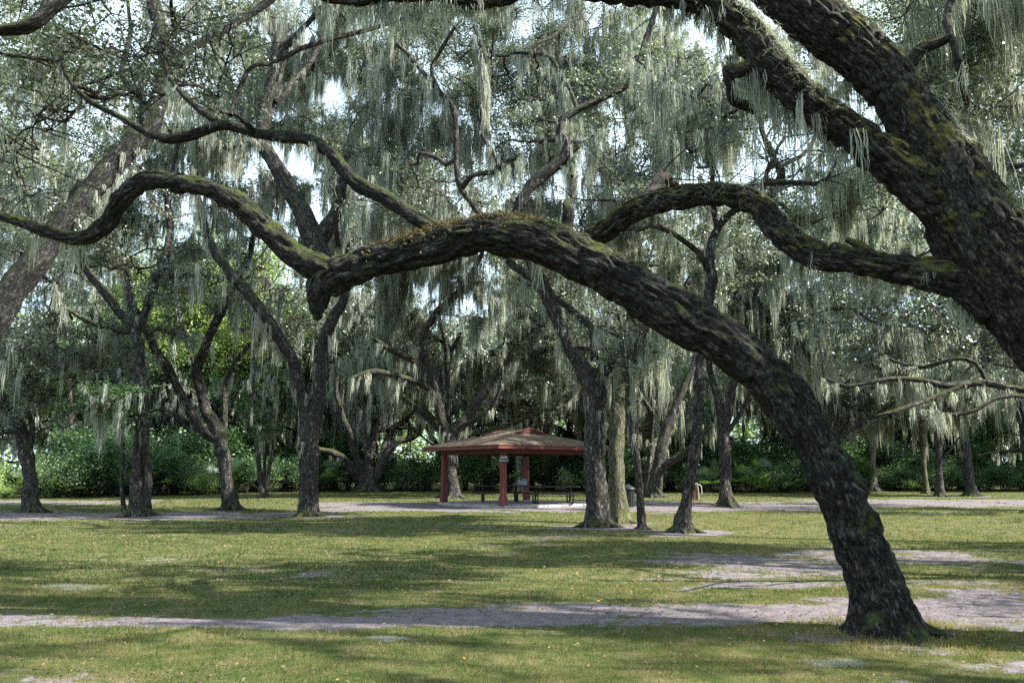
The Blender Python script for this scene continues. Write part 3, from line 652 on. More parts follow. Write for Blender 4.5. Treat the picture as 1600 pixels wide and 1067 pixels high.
T('dark far trunk with a thin side limb curving up to the right', (1469,776), [
 ([(1469,776,17),(1468,750,13),(1467,710,12),(1464,670,10),(1462,620,7)], 1),
 ([(1469,735,6),(1476,715,5),(1488,700,4),(1500,682,3)], .5)],
 [E(1480,560,50,6,4,3.4,90)], 218, leafn=66, moss=2.0, mossl=1.8)
T('dark brown far trunk, last one before the right edge of the lawn', (1518,775), [
 ([(1518,775,23),(1515,750,17),(1511,715,16),(1506,680,14),(1503,630,10)], 1)],
 [E(1530,570,52,7,4,4,110)], 219, leafn=66, moss=1.8, mossl=1.8)
T('fine limbed oak reaching in low from the right edge', (1800,905), [
 ([(1800,905,80),(1790,800,62),(1770,700,52),(1730,645,30),(1670,625,20),(1610,612,15),(1566,605,14),(1537,599,13),(1503,601,13),(1473,602,12),(1440,594,11),(1397,591,9),(1355,597,8),(1322,604,7),(1288,592,5)], -1),
 ([(1540,600,9),(1520,570,8),(1484,564,8),(1440,574,8),(1397,563,7),(1370,549,5)], 1),
 ([(1610,618,9),(1560,620,9),(1524,641,8),(1482,648,6),(1450,640,4)], -1),
 ([(1503,604,9),(1470,616,8),(1440,629,8),(1397,643,7),(1366,650,4)], -1),
 ([(1775,720,50),(1740,560,38),(1700,420,28),(1660,320,20),(1620,260,12)], 2),
 ([(1700,430,14),(1620,400,10),(1560,380,8),(1520,340,6)], 1),
 ([(1740,560,14),(1660,500,11),(1580,480,9),(1500,470,6),(1440,480,4)], 2)],
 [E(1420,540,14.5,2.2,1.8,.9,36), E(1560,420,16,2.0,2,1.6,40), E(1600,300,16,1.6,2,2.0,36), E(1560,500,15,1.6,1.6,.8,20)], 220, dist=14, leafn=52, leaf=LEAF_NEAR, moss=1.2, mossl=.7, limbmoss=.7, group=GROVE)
T('slim grey trunk rising into dense leaves at the upper right', (1640,850), [
 ([(1640,850,30.6),(1600,650,23.4),(1570,420,19.8),(1545,250,16.2),(1522,112,13.5),(1506,50,11.7),(1498,15,10.8),(1490,-60,8.1)], 2),
 ([(1550,270,9.0),(1520,300,7.2),(1490,320,5.4)], 1),
 ([(1560,350,10.8),(1590,200,8.1),(1570,120,6.3),(1580,40,5.4)], 1)],
 [E(1540,60,19,3,2.5,2.2,80), E(1590,260,19,2,2,1.8,45), E(1440,60,20,2.4,2,1.6,40)], 221, dist=17, leafn=60, moss=1.0, mossl=.8)

# ------------------------------------------------------------------ background woods
def auto_limbs(seed, H=13, r0=.3, n=5, spread=.9):
    r = np.random.RandomState(seed); h0 = H*(.18+.1*r.rand()); lean = r.normal(size=2)*.25
    tr = [[0, 0, -.15, r0*1.1], [lean[0]*.3, lean[1]*.3, h0*.5, r0*.9], [lean[0], lean[1], h0, r0*.85]]
    out_ = []
    for i in range(n):
        a = 2*np.pi*i/n+r.rand()*.9; L_ = H*(.55+.25*r.rand()); up = .5+.7*r.rand(); p = np.array(tr[-1][:3]); pts = [[*p, r0*.6]]; d = np.array([np.cos(a)*spread, np.sin(a)*spread, up]); d /= np.linalg.norm(d)
        for k in range(5):
            d = d+r.normal(size=3)*.3+np.array([0, 0, .05]); d /= np.linalg.norm(d); p = p+d*L_/5; pts.append([*p, r0*.6*(1-(k+1)/6)])
        out_.append(np.array(pts))
    return [np.array(tr)]+out_
def auto_tree(name, label, cat, seed, H, W, nat, leafn, leafs, leaf, moss, mossl, group, r0=.3, dist=70., gap=.38, zlow=.42, twigs=5, clump=.7, mw=None):
    lb = auto_limbs(seed, H*.8, r0)
    return build_tree(name, label, lb, [(0, 0, H*(1+zlow)/2, W, W, H*(1-zlow)/2, nat)], seed, dist=dist, leaf=leaf, leafn=leafn, leafs=leafs, moss=moss, mossl=mossl, limbmoss=.3,
                      group=group, gap=gap, cat=cat, twigs=twigs, clump=clump, mw=mw)
WOODS = 'trees of the far wood behind the grove'
def park(t, loc, rz=0, sc=1): t.location = loc; t.rotation_euler = (0, 0, rz); t.scale = (sc,)*3; return t
MARKS = [(-400, 'beyond the left edge trunk'), (20, 'behind the first trunk from the left'), (110, 'left of the double trunked oak'), (215, 'behind the double trunked oak'), (290, 'between double trunked and three limbed oaks'),
         (365, 'behind the three limbed grey oak'), (425, 'behind the sapling cluster'), (485, 'behind the Y shaped oak'), (560, 'behind the low arching far oak'), (640, 'left of the shelter'), (705, 'behind the left shelter post'),
         (790, 'behind the front shelter post'), (860, 'behind the right picnic table'), (935, 'behind the tallest straight oak'), (1000, 'behind the thin crooked sapling'), (1050, 'behind the slim oak and water tap'), (1100, 'left of the flared oak'), (1150, 'behind the flared oak'),
         (1215, 'between flared oak and leaning trunk'), (1290, 'behind the leaning trunk'), (1365, 'behind the pale sunlit trunk'), (1415, 'between pale trunk and yellow footed trunk'), (1460, 'behind the yellow footed trunk'), (1520, 'behind the brown far trunk'), (1585, 'at the right end of the lawn')]
def where(x, d): 
    px = x/d*1244+800; return min(MARKS, key=lambda m: abs(m[0]-px))[1]
USED = set()
far_protos = [auto_tree('oak', 'dusky grey green oak crown massed in the far wood behind the grove', 'tree', 301, 17, 6.5, 130, 60, .17, LEAF_OAK, 1.3, 2.2, WOODS, mw=.07),
              auto_tree('oak', 'dusky grey green oak crown massed in the far wood behind the grove', 'tree', 302, 14, 7.0, 120, 60, .17, LEAF_OAK, 1.6, 2.2, WOODS, mw=.07),
              auto_tree('broadleaf_tree', 'lime green tree with sun painted leaves behind the oaks', 'tree', 303, 15, 5.0, 110, 70, .17, LEAF_SUN_TINT, .0, 1, WOODS, gap=.3),
              auto_tree('broadleaf_tree', 'dark green leafy tree rising above the undergrowth', 'tree', 304, 12, 5.0, 110, 70, .17, LEAF_SHRUB, .5, 1.5, WOODS, gap=.34, zlow=.2, mw=.07)]
rr = np.random.RandomState(11); used = [0]*4; 
spots = []
def keepfar(x, y):
    return all((x-a)**2+(y-b)**2 > 16 for a, b, *_ in spots)
def placefar(k, x, y, sc):
    for kk in (k, (k+1) % 2, k % 2, 3):
        lb = (('dusky high oak crown', 'dusky mossy oak crown', 'lime green tree with sun painted leaves', 'dark green leafy tree')[kk]+(', near rank,' if y < 75 else ', mid rank,' if y < 88 else ', deep rank,')+' '+where(x, y))
        if lb not in USED: break
    else: return
    USED.add(lb); k = kk
    p = far_protos[k]; rz = rr.rand()*6.28; spots.append((x, y))
    if used[k] == 0: park(p, (x, y, 0), rz, sc); p['label'] = lb
    else: dup(p, (x, y, 0), rz, sc, lb)
    used[k] += 1
for px, d, s in ((300, 62, 1.35), (352, 66, 1.45), (250, 66, 1.35), (405, 64, 1.2), (455, 72, 1.2), (205, 68, .9), (60, 66, .8), (120, 70, .9), (700, 72, .9)):
    placefar(2, (px-800)/1244*d, d, s)
for i in range(400):
    d = 62+40*rr.rand(); px = -150+1900*rr.rand(); x = (px-800)/1244*d
    if len(spots) > 62: break
    if not keepfar(x, d): continue
    if 180 < px < 480 and d < 84: continue
    placefar(rr.choice([0, 0, 1, 1, 3]), x, d, .8+.4*rr.rand())

# the wood goes on behind: one mass of leaves
def farmass():
    r = np.random.RandomState(9); n = 170000; a = (r.rand(n)-.5)*1.9; d = 108+26*r.rand(n); x = np.sin(a)*d*1.15; y = np.cos(a)*d
    top = 17+10*fbm(np.stack([x*.09, y*.05, 0*x], -1), 5, 3); z = top*r.rand(n)**.8; P = np.stack([x, y, z], 1); P = P[fbm(P*.22, 6, 3) > .40-.2*sstep(14, 4, z)]
    tag(leaf_mesh('far_wood', P, LEAF_SUN_TINT, .6, None, (0, 0, 0), 6, aspect=.7), 'dim mass of leaves deep in the wood behind everything', 'woods', kind='stuff')
farmass()

# undergrowth along the wood's edge
def shrub(label, seed, H, W, n, mat, ls, cat='shrub', name='shrub'):
    r = np.random.RandomState(seed); t = thing(name, label, cat, (0, 0, 0), 0, 'shrubs along the edge of the wood')
    ab = Acc(); tips = []
    for i in range(11):
        a = r.rand()*6.28; k = .25+.75*r.rand(); tip = np.array([np.cos(a)*W*k, np.sin(a)*W*k, H*(.45+.5*r.rand())*(1.1-.45*k)])
        tt = np.linspace(0, 1, 6)[:, None]; p0 = np.array([r.normal()*.15, r.normal()*.15, -.05]); C = p0+(tip-p0)*tt+np.array([0, 0, H*.12])*np.sin(np.pi*tt)+r.normal(size=(6, 3))*.05
        tube(ab, C, np.linspace(.035, .012, 6), 5, lump=0, close=False)
        for q in range(5): tips.append(C[2+r.randint(4)]+r.normal(size=3)*np.array([.35, .35, .25])*W*.35)
    ab.build('stems', TWIG, t)
    tips = np.array(tips); k = np.maximum(1, (n/len(tips)*(.4+1.2*r.rand(len(tips)))).astype(int)); P = np.repeat(tips, k, 0)
    P = P+r.normal(size=P.shape)*np.array([.30, .30, .22])*W*.5; P[:, 2] = np.abs(P[:, 2])+.03
    leaf_mesh('foliage', P, mat, ls, t, (0, 0, 0), seed, aspect=.55, vv=np.repeat(.2+.6*r.rand(len(tips)), k))
    return t
sh = [shrub('dense dark green shrub at the foot of the wood', 401, 3.6, 2.2, 5200, LEAF_SHRUB, .15),
      shrub('bluish green spreading shrub at the foot of the wood', 402, 3.0, 2.4, 5000, LEAF_BLUE, .14),
      shrub('tall leggy dark shrub mixed into the undergrowth', 403, 5.2, 2.2, 6000, LEAF_SHRUB, .17),
      shrub('pale yellow green low shrub with sun painted leaves at the lawn edge', 404, 1.8, 1.5, 3200, LEAF_SUN_TINT, .12)]
us = [0]*4
def edge_d(px):            # where lawn meets undergrowth
    return np.interp(px, [-200, 150, 330, 520, 800, 1100, 1240, 1400, 1800], [47, 49, 55, 63, 62, 59, 60, 64, 60])
def placesh(k, x, y, s, row='low front'):
    for kk in (k, (k+1) % 3, (k+2) % 3, 3):
        lb = row+' '+('dense dark green', 'bluish green spreading', 'leggy dark', 'pale yellow green')[kk]+' shrub '+where(x, y)
        if lb not in USED: break
    else: return
    USED.add(lb); k = kk
    if us[k] == 0: park(sh[k], (x, y, 0), rr.rand()*6.28, s); sh[k]['label'] = lb
    else: dup(sh[k], (x, y, 0), rr.rand()*6.28, s, lb)
    us[k] += 1
for row, (off, step) in enumerate(((.8, 34), (3.2, 40), (6.5, 46))):
    px = -140.
    while px < 1760:
        d = edge_d(px)+off+rr.normal()*.5; k = rr.choice([0, 1, 2] if row else [0, 0, 1, 1, 2], p=None)
        placesh(k, (px-800)/1244*d, d, (.7, .95, 1.25)[row]*(.8+.4*rr.rand()), ('front', 'middle', 'tall back')[row]); px += step*(.7+.6*rr.rand())
for px in (95, 120, 160, 320, 1185, 1225, 1290, 1410, 20):
    d = edge_d(px)-.6; placesh(3, (px-800)/1244*d, d, .5+.5*rr.rand())

# palmettos
def palmetto(seed):
    r = np.random.RandomState(seed); t = thing('palmetto', 'fan leaved palmetto fringing the undergrowth', 'palmetto', (0, 0, 0), 0, 'palmettos at the lawn edge')
    ab = Acc(); V = []; Fc = []; n = 0; vv = []
    for i in range(15):
        a = r.rand()*6.28; el = .35+.9*r.rand(); L_ = .8+.7*r.rand(); d = np.array([np.cos(a)*np.cos(el), np.sin(a)*np.cos(el), np.sin(el)]); tt = np.linspace(0, 1, 5)[:, None]
        C = d*L_*tt; tube(ab, C, np.full(5, .012), 4, lump=0, close=False); h = C[-1]
        s = np.cross(d, [0, 0, 1]); s /= np.linalg.norm(s); u = np.cross(s, d); b = .2+.6*r.rand()
        for q in np.linspace(-1.5, 1.5, 15):
            ln = (.62-.1*abs(q))*(.85+.3*r.rand()); f = d*np.cos(q)+s*np.sin(q); e = np.cross(f, u)*.022
            tip = h+f*ln+np.array([0, 0, -.18*ln])+u*.05
            V += [h, h+f*ln*.55+e+u*.03, tip, h+f*ln*.55-e+u*.03]; Fc.append([n, n+1, n+2, n+3]); n += 4; vv += [np.clip(b+r.normal()*.1, 0, 1)]*4
    ab.build('stalks', TWIG, t); mesh('fronds', np.array(V), [np.array(Fc)], FROND, t, {'v': np.array(vv)}, smooth=False); return t
pm = [palmetto(501), palmetto(502)]; up_ = [0, 0]
for px in (92, 135, 60, 548, 510, 1160, 1195, 1225, 1260, 350, 640, 1300, 240, 420, 1100, 1340):
    d = edge_d(px)-.4+rr.normal()*.3; k = rr.randint(2); x = (px-800)/1244*d
    lb = 'fan leaved palmetto '+where(x, d)
    if lb in USED: lb = 'smaller '+lb
    USED.add(lb)
    if up_[k] == 0: park(pm[k], (x, d, 0), 0, 1.2); pm[k]['label'] = lb
    else: dup(pm[k], (x, d, 0), rr.rand()*6.28, 1.0+.6*rr.rand(), lb)
    up_[k] += 1

# more of the grove's crowns behind the photographed trunks
MIDG = 'oaks of the grove half hidden behind the nearer ones'
mo = auto_tree('live_oak', 'tall airy oak crown', 'tree', 611, 19, 7.5, 150, 46, .115, LEAF_OAK, .9, 1.5, MIDG, r0=.32, dist=45, zlow=.62)
for i, (px, d, s, lb) in enumerate(((700, 49, 1.1, 'tall airy oak crown above the shelter roof, behind the arch'), (1010, 52, 1.05, 'tall airy oak crown between the slim oak and the olive trunk'),
 (1300, 58, 1.1, 'tall airy oak crown behind the middle of the leaning trunk'), (120, 58, 1.1, 'tall airy oak crown behind the double trunked oak'))):
    x = (px-800)/1244*d
    if i == 0: park(mo, (x, d, 0), .4, s); mo['label'] = lb
    else: dup(mo, (x, d, 0), i*1.9, s, lb)

# unseen oaks added outside the frame to shade the lawn and near trunks
SHADE = 'shade oaks added outside the view'
shp = auto_tree('live_oak', 'added shade oak beyond the right side of the view', 'tree', 601, 11, 6.5, 120, 34, .13, LEAF_OAK, .5, 1.2, SHADE, r0=.38, dist=30, zlow=.5, mw=.05)
for i, (x, y, s, lb) in enumerate(((14, -1, 1.0, 'added shade oak just right of the camera, shading the massive dark oak'), (19.5, 11, .9, 'added shade oak right of the massive dark oak, out of view'), (31, 22, .9, 'added shade oak far to the right of the lawn, out of view'),
        (23, 33, .9, 'added shade oak to the right of the shelter, out of view'),
        (8, -11, 1.0, 'added shade oak behind the camera on its right side'), (-9, -9, 1.0, 'added shade oak behind the camera on its left side'))):
    if i == 0: park(shp, (x, y, 0), .4, s); shp['label'] = lb
    else: dup(shp, (x, y, 0), i*1.7, s, lb)

# ------------------------------------------------------------------ grass, litter
def inframe(x, y, m=60):
    z = y*cp-CAM_H*sp_; return (np.abs(F_PX*x/z) < 800+m)
def scatter(y0, y1, dens, seed):
    r = np.random.RandomState(seed); hw = y1*.70; n = int(dens*(y1-y0)*2*hw); x = (r.rand(n)*2-1)*hw; y = y0+(y1-y0)*r.rand(n)
    k = inframe(x, y); return x[k], y[k], r
ex = Fbase
def grass():
    Vs = []; Fs = []; vs_ = []; n0 = 0
    for y0, y1, dens, hgt, wd, sd_ in ((5.2, 8.0, 2300, .040, .0042, 1), (8.0, 12, 1000, .042, .0062, 2), (12, 20, 330, .045, .011, 3), (20, 34, 90, .05, .02, 4), (34, 62, 22, .06, .04, 5)):
        x, y, r = scatter(y0, y1, dens, 900+sd_); m = sandmask(x, y); P = np.stack([x, y, 0*x], -1)
        tuft = fbm(P*3.0, 46, 2); k = r.rand(len(x)) < np.clip((1-sstep(.25, .7, m))*(.25+1.3*tuft)+.02, 0, 1); x, y = x[k], y[k]; n = len(x); P = P[k]
        z = gheight(x, y); hh = hgt*(.45+1.1*r.rand(n))*(.6+.8*fbm(P*.8, 47, 2)); a = r.rand(n)*6.28
        dx, dy = np.cos(a)*wd*.5, np.sin(a)*wd*.5; lx, ly = r.normal(size=n)*hh*.55, r.normal(size=n)*hh*.55
        V = np.stack([np.stack([x-dx, y-dy, z-.004], 1), np.stack([x+dx, y+dy, z-.004], 1), np.stack([x+lx, y+ly, z+hh], 1)], 1).reshape(-1, 3)
        v = fbm(P*.45, 48, 3)*.9+fbm(P*3.3, 49, 2)*.6-.44+r.normal(size=n)*.16+.16*sstep(0, 6, x)+.10*sstep(9, 6.5, y)-.10*sstep(10, 12, y)*sstep(3, -2, x)
        Vs.append(V); Fs.append(np.arange(3*n).reshape(n, 3)+n0); n0 += 3*n; vs_.append(np.repeat(np.clip(v, 0, 1), 3))
    # taller tufts round the foot of the leaning oak
    r = np.random.RandomState(77); n = 5200; a = r.rand(n)*6.28; rad = .50+np.abs(r.normal(size=n))*.38; x = ex[0]+.12+np.cos(a)*rad*1.15; y = ex[1]+np.sin(a)*rad*.8; z = gheight(x, y)
    hh = .03+.06*r.rand(n)*np.exp(-(rad-.5)*2); dx, dy = np.cos(a*3)*.0035, np.sin(a*3)*.0035
    V = np.stack([np.stack([x-dx, y-dy, z-.004], 1), np.stack([x+dx, y+dy, z-.004], 1), np.stack([x+r.normal(size=n)*hh*.5, y+r.normal(size=n)*hh*.5, z+hh], 1)], 1).reshape(-1, 3)
    Vs.append(V); Fs.append(np.arange(3*n).reshape(n, 3)+n0); vs_.append(np.repeat(np.clip(.75+r.normal(size=n)*.2, 0, 1), 3))
    tag(mesh('grass', np.concatenate(Vs), [np.concatenate(Fs)], GRASS, None, {'v': np.concatenate(vs_)}, smooth=False), 'short patchy lawn grass, green fading to straw yellow', 'grass', kind='stuff')
grass()
def litter():
    P = []; S = []
    for y0, y1, dens, s in ((5.2, 9, 90, .036), (9, 14, 90, .042), (14, 26, 30, .055), (26, 45, 6, .08)):
        x, y, r = scatter(y0, y1, dens, int(950+y0)); q = np.stack([x, y, 0*x], -1); k = r.rand(len(x)) < np.clip(fbm(q*.5, 66, 3)*2.2-.6+.5*sandmask(x, y), 0, 1)
        x, y = x[k], y[k]; P.append(np.stack([x, y, gheight(x, y)+.012+.012*r.rand(len(x))], 1)); S.append(np.full(len(x), s))
    P = np.concatenate(P); S = np.concatenate(S); o = leaf_mesh('leaf_litter', P, LITTER, S, None, (0, 0, 0), 5, aspect=.5, upbias=2.5)
    tag(o, 'fallen brown oak leaves scattered over lawn and sand', 'leaf litter', kind='stuff')
litter()
# dry resurrection fern along the top of the arch
def fern():
    C = catmull(Fl[0], .03); pj = proj(C[:, :3]); r = np.random.RandomState(8); P = []
    for x0, x1, dens in ((575, 720, 60), (735, 850, 60), (862, 915, 50), (560, 1000, 6)):
        S = C[(pj[:, 0] > x0) & (pj[:, 0] < x1)]; k = r.poisson(dens*vnoise(S[:, :3]*4, 3), len(S)); Q = np.repeat(S, k, 0)
        a = r.normal(size=len(Q))*.55+ (0.25 if x0 == 575 else 0); P.append(Q[:, :3]+np.stack([r.normal(size=len(Q))*.03, -np.sin(a)*Q[:, 3]*1.05, np.cos(a)*Q[:, 3]*1.05], 1)+r.normal(size=(len(Q), 3))*.015)
    P = np.concatenate(P); o = leaf_mesh('dry_fern', P, FERN, .045, None, (0, 0, 0), 9, aspect=.32, upbias=.2)
    tag(o, 'curled brown resurrection fern growing on top of the arching limb', 'fern', kind='stuff')
fern()
# shaggy moss lying on the upper side of the big right limb
def shag():
    r = np.random.RandomState(18); Ps = []; Ls = []
    for Lb, x0, x1, dn in ((Gl[1], 1080, 1440, 26), (Gl[0], 1380, 1600, 8), (Gl[2], 1000, 1240, 10), (Gl[0], 1150, 1380, 5)):
        C = catmull(Lb, .02); pj = proj(C[:, :3]); S = C[(pj[:, 0] > x0) & (pj[:, 0] < x1)]
        k = r.poisson(dn*np.clip(vnoise(S[:, :3]*2.6, 7)-.32, 0, 1)*3.5, len(S)); Q = np.repeat(S, k, 0); a = r.normal(size=len(Q))*.42+.38
        T_ = np.array([.7, 0, .7]); off = np.stack([np.cos(a)*.62, -np.sin(a), np.cos(a)*.78], 1)*Q[:, 3:4]*1.0
        Ps.append(Q[:, :3]+off+r.normal(size=(len(Q), 3))*.02); Ls.append(.05+.22*r.rand(len(Q))**2)
    P = np.concatenate(Ps); V, Fq, v = strands(P, np.concatenate(Ls), .003+.005*r.rand(len(P)), 19, sway=.13)
    tag(mesh('limb_moss', V, [Fq], MOSS, None, {'v': v}, smooth=False), 'pale shaggy moss lying along the upper side of the big right limbs', 'moss', kind='stuff')
shag()

# ------------------------------------------------------------------ shelter, tables, small things
def simple(name, col, rough=.6, var=.12, scale=6, bump=0, spec=.3, dirt=None, metal=0):
    m, n, l, o = newmat(name); g = n.new('ShaderNodeTexCoord'); nn = noise(n, l, g.outputs['Object'], scale, 5, .65)
    r = ramp(n, [(.3, tuple(c*(1-var*2) for c in col)), (.7, tuple(min(1, c*(1+var)) for c in col))]); l(nn.outputs['Fac'], r.inputs[0]); c = r.outputs[0]
    if dirt:
        n2 = noise(n, l, g.outputs['Object'], scale*5, 5, .8); r2 = ramp(n, [(.5, (0, 0, 0)), (.58, (1, 1, 1))]); l(n2.outputs['Fac'], r2.inputs[0]); c = mix(n, l, math_(n, l, 'MULTIPLY', r2.outputs[0], .8), c, dirt)
    b = n.new('ShaderNodeBsdfPrincipled'); l(c, b.inputs[0]); b.inputs['Roughness'].default_value = rough; b.inputs['Specular IOR Level'].default_value = spec; b.inputs['Metallic'].default_value = metal
    if bump:
        bp = n.new('ShaderNodeBump'); bp.inputs['Distance'].default_value = bump; l(nn.outputs['Fac'], bp.inputs['Height']); l(bp.outputs[0], b.inputs['Normal'])
    l(b.outputs[0], o.inputs[0]); return m
RED = simple('red_paint', (.135, .028, .024), .5, .15, 3)
REDD = simple('red_brown_boards', (.085, .020, .016), .6, .2, 3)
SHING = simple('shingles', (.10, .078, .065), .95, .45, 5, .03, .1, dirt=(.20, .135, .085))
CONC = simple('concrete', (.36, .34, .34), .9, .15, 2, .004, .15)
IRON = simple('dark_steel', (.02, .02, .022), .5, .2, 8)
TOP = simple('table_boards', (.05, .045, .042), .6, .2, 5)
GREY = simple('pale_grey_plastic', (.34, .42, .46), .5, .08, 6)
BLACK = simple('sign_black', (.010, .012, .016), .5, .1, 8)
WHITE = simple('sign_white', (.62, .64, .68), .5, .04, 8)
WOODR = simple('weathered_red_wood', (.26, .12, .09), .85, .35, 7, .004)
PIPE = simple('pale_pipe', (.50, .52, .45), .5, .1, 8)

def boxes(name, items, mat, parent=None, bevel=.008, rot=None):
    bm = bmesh.new()
    for it in items:
        (cx, cy_, cz), (sx, sy, sz) = it[0], it[1]; rz = it[2] if len(it) > 2 else 0; rx = it[3] if len(it) > 3 else (0, 0)
        M = Matrix.Translation((cx, cy_, cz)) @ Matrix.Rotation(rz, 4, 'Z') @ Matrix.Rotation(rx[0], 4, 'X') @ Matrix.Rotation(rx[1], 4, 'Y') @ Matrix.Diagonal((sx, sy, sz, 1))
        bmesh.ops.create_cube(bm, size=1, matrix=M)
    if bevel: bmesh.ops.bevel(bm, geom=list(bm.edges), offset=bevel, segments=2, affect='EDGES', profile=.5)
    me = bpy.data.meshes.new(name); bm.to_mesh(me); bm.free(); me.materials.append(mat)
    o = bpy.data.objects.new(name, me); COL.objects.link(o)
    if parent: o.parent = parent
    return o
def bars(name, lines, mat, parent, seg=8):
    a = Acc()
    for pts, r in lines:
        P = np.array(pts, float); C = catmull(np.hstack([P, np.full((len(P), 1), r)]), .04) if len(P) > 2 else np.hstack([P, np.full((len(P), 1), r)])
        tube(a, C[:, :3], C[:, 3], seg, lump=0)
    return a.build(name, mat, parent)

SC = np.array([.18, 38.2]); NLc = np.array([-.56, -3.44]); LLc = np.array([-3.43, .56])        # half diagonals of the post square
ROT = math.atan2(NLc[1]-0, NLc[0])+math.pi/4                                                 # local axes along the sides
sh_ = thing('picnic_shelter', 'open picnic shelter with red posts and a low brown hip roof', 'shelter', (SC[0], SC[1], 0), ROT)
hp = np.linalg.norm(NLc)/math.sqrt(2)          # half post spacing
he = hp*1.31                                   # half eave
slab_h = .12
bm = bmesh.new()
hs = hp*1.22; ch = .9
ring = [(-hs+ch, -hs), (hs-ch, -hs), (hs, -hs+ch), (hs, hs-ch), (hs-ch, hs), (-hs+ch, hs), (-hs, hs-ch), (-hs, -hs+ch)]
lo = [bm.verts.new((x, y, -.1)) for x, y in ring]; hi = [bm.verts.new((x, y, slab_h)) for x, y in ring]
bm.faces.new(hi); bm.faces.new(lo[::-1])
for i in range(8): bm.faces.new((lo[i], lo[(i+1) % 8], hi[(i+1) % 8], hi[i]))
bmesh.ops.bevel(bm, geom=[e for e in bm.edges if all(v.co.z > 0 for v in e.verts)], offset=.015, segments=2, affect='EDGES')
me = bpy.data.meshes.new('slab'); bm.to_mesh(me); bm.free(); me.materials.append(CONC); o = bpy.data.objects.new('slab', me); COL.objects.link(o); o.parent = sh_
ez = 2.50
for sx in (-1, 1):
    for sy in (-1, 1):
        p = boxes('post', [((sx*hp, sy*hp, (slab_h+ez-.16)/2), (.225, .225, ez-.16-slab_h))], RED, sh_, .012)
        q = boxes('plinth', [((sx*hp, sy*hp, slab_h+.16), (.29, .29, .32)), ((sx*hp, sy*hp, slab_h+.34), (.26, .26, .05))], RED, p, .012)
boxes('beams', [((0, s*hp, ez-.06), (2*hp+.2, .14, .22)) for s in (-1, 1)]+[((s*hp, 0, ez-.063), (.14, 2*hp-.15, .22)) for s in (-1, 1)], REDD, sh_, .006)
boxes('soffit', [((0, 0, ez+.055), (2*he-.1, 2*he-.1, .02))], REDD, sh_, 0)
boxes('fascia', [((0, s*he, ez+.10), (2*he+.05, .045, .17)) for s in (-1, 1)]+[((s*he, 0, ez+.103), (.045, 2*he-.05, .17)) for s in (-1, 1)], RED, sh_, .005)
# hip roof with a small vented gable on the near right side (local ridge runs towards it)
Rm = Matrix.Rotation(-ROT, 3, 'Z'); dirg = Rm @ Vector((1.87, -2.6, 0)); dirg.normalize()
ax = 0 if abs(dirg.x) > abs(dirg.y) else 1; sg = 1 if dirg[ax] > 0 else -1
def lp(a, b, z):      # a along the ridge towards the gable, b across
    return (sg*a, b, z) if ax == 0 else (b, sg*a, z)
ro = he+.06; z0 = ez+.19; zr = 3.54; rl = 1.05; gz = 3.30
bm = bmesh.new(); V_ = lambda a, b, z: bm.verts.new(lp(a, b, z))
A = V_(ro, -ro, z0); B = V_(ro, ro, z0); Cc = V_(-ro, ro, z0); Dd = V_(-ro, -ro, z0)
fg = (zr-gz)/(zr-z0); gb = ro*fg*1.0; ga = rl
R1 = V_(ga, 0, zr); R2 = V_(-ga, 0, zr); G1 = V_(ga-.0, -gb, gz); G2 = V_(ga, gb, gz); H1 = V_(-ga, -gb, gz); H2 = V_(-ga, gb, gz)
for f in ((A, B, G2, G1), (B, Cc, H2, G2), (G2, H2, R2, R1), (Cc, Dd, H1, H2), (Dd, A, G1, H1), (H1, G1, R1, R2)): bm.faces.new(f)
bmesh.ops.subdivide_edges(bm, edges=list(bm.edges), cuts=9, use_grid_fill=True)
for v in bm.verts:
    if v.co.z > z0+.03: v.co.z += random.gauss(0, .008)
res = bmesh.ops.solidify(bm, geom=list(bm.faces), thickness=.04)
bmesh.ops.recalc_face_normals(bm, faces=bm.faces)
me = bpy.data.meshes.new('roof'); bm.to_mesh(me); bm.free(); me.materials.append(SHING); roof = bpy.data.objects.new('roof', me); COL.objects.link(roof); roof.parent = sh_
for s in (1, -1):
    it = []; 
    bm = bmesh.new(); vv_ = [bm.verts.new(lp(s*(ga+.015+k), b, z)) for k in (0, .03) for b, z in ((-gb, gz-.01), (gb, gz-.01), (0, zr-.02))]
    bm.faces.new(vv_[:3]); bm.faces.new(vv_[3:][::-1])
    for i in range(3): bm.faces.new((vv_[i], vv_[(i+1) % 3], vv_[3+(i+1) % 3], vv_[3+i]))
    bmesh.ops.recalc_face_normals(bm, faces=bm.faces)
    me = bpy.data.meshes.new('gable'); bm.to_mesh(me); bm.free(); me.materials.append(REDD); gbo = bpy.data.objects.new('gable', me); COL.objects.link(gbo); gbo.parent = sh_
    lines = [([lp(s*(ga+.07), -gb-.12, gz-.04), lp(s*(ga+.07), 0, zr+.01)], .035), ([lp(s*(ga+.07), gb+.12, gz-.04), lp(s*(ga+.07), 0, zr+.01)], .035)]
    for q in (.15, .4, .65): lines.append(([lp(s*(ga+.055), -gb*(1-q), gz+(zr-gz)*q), lp(s*(ga+.055), gb*(1-q), gz+(zr-gz)*q)], .02))
    bars('louvre', lines, RED, gbo, 6)
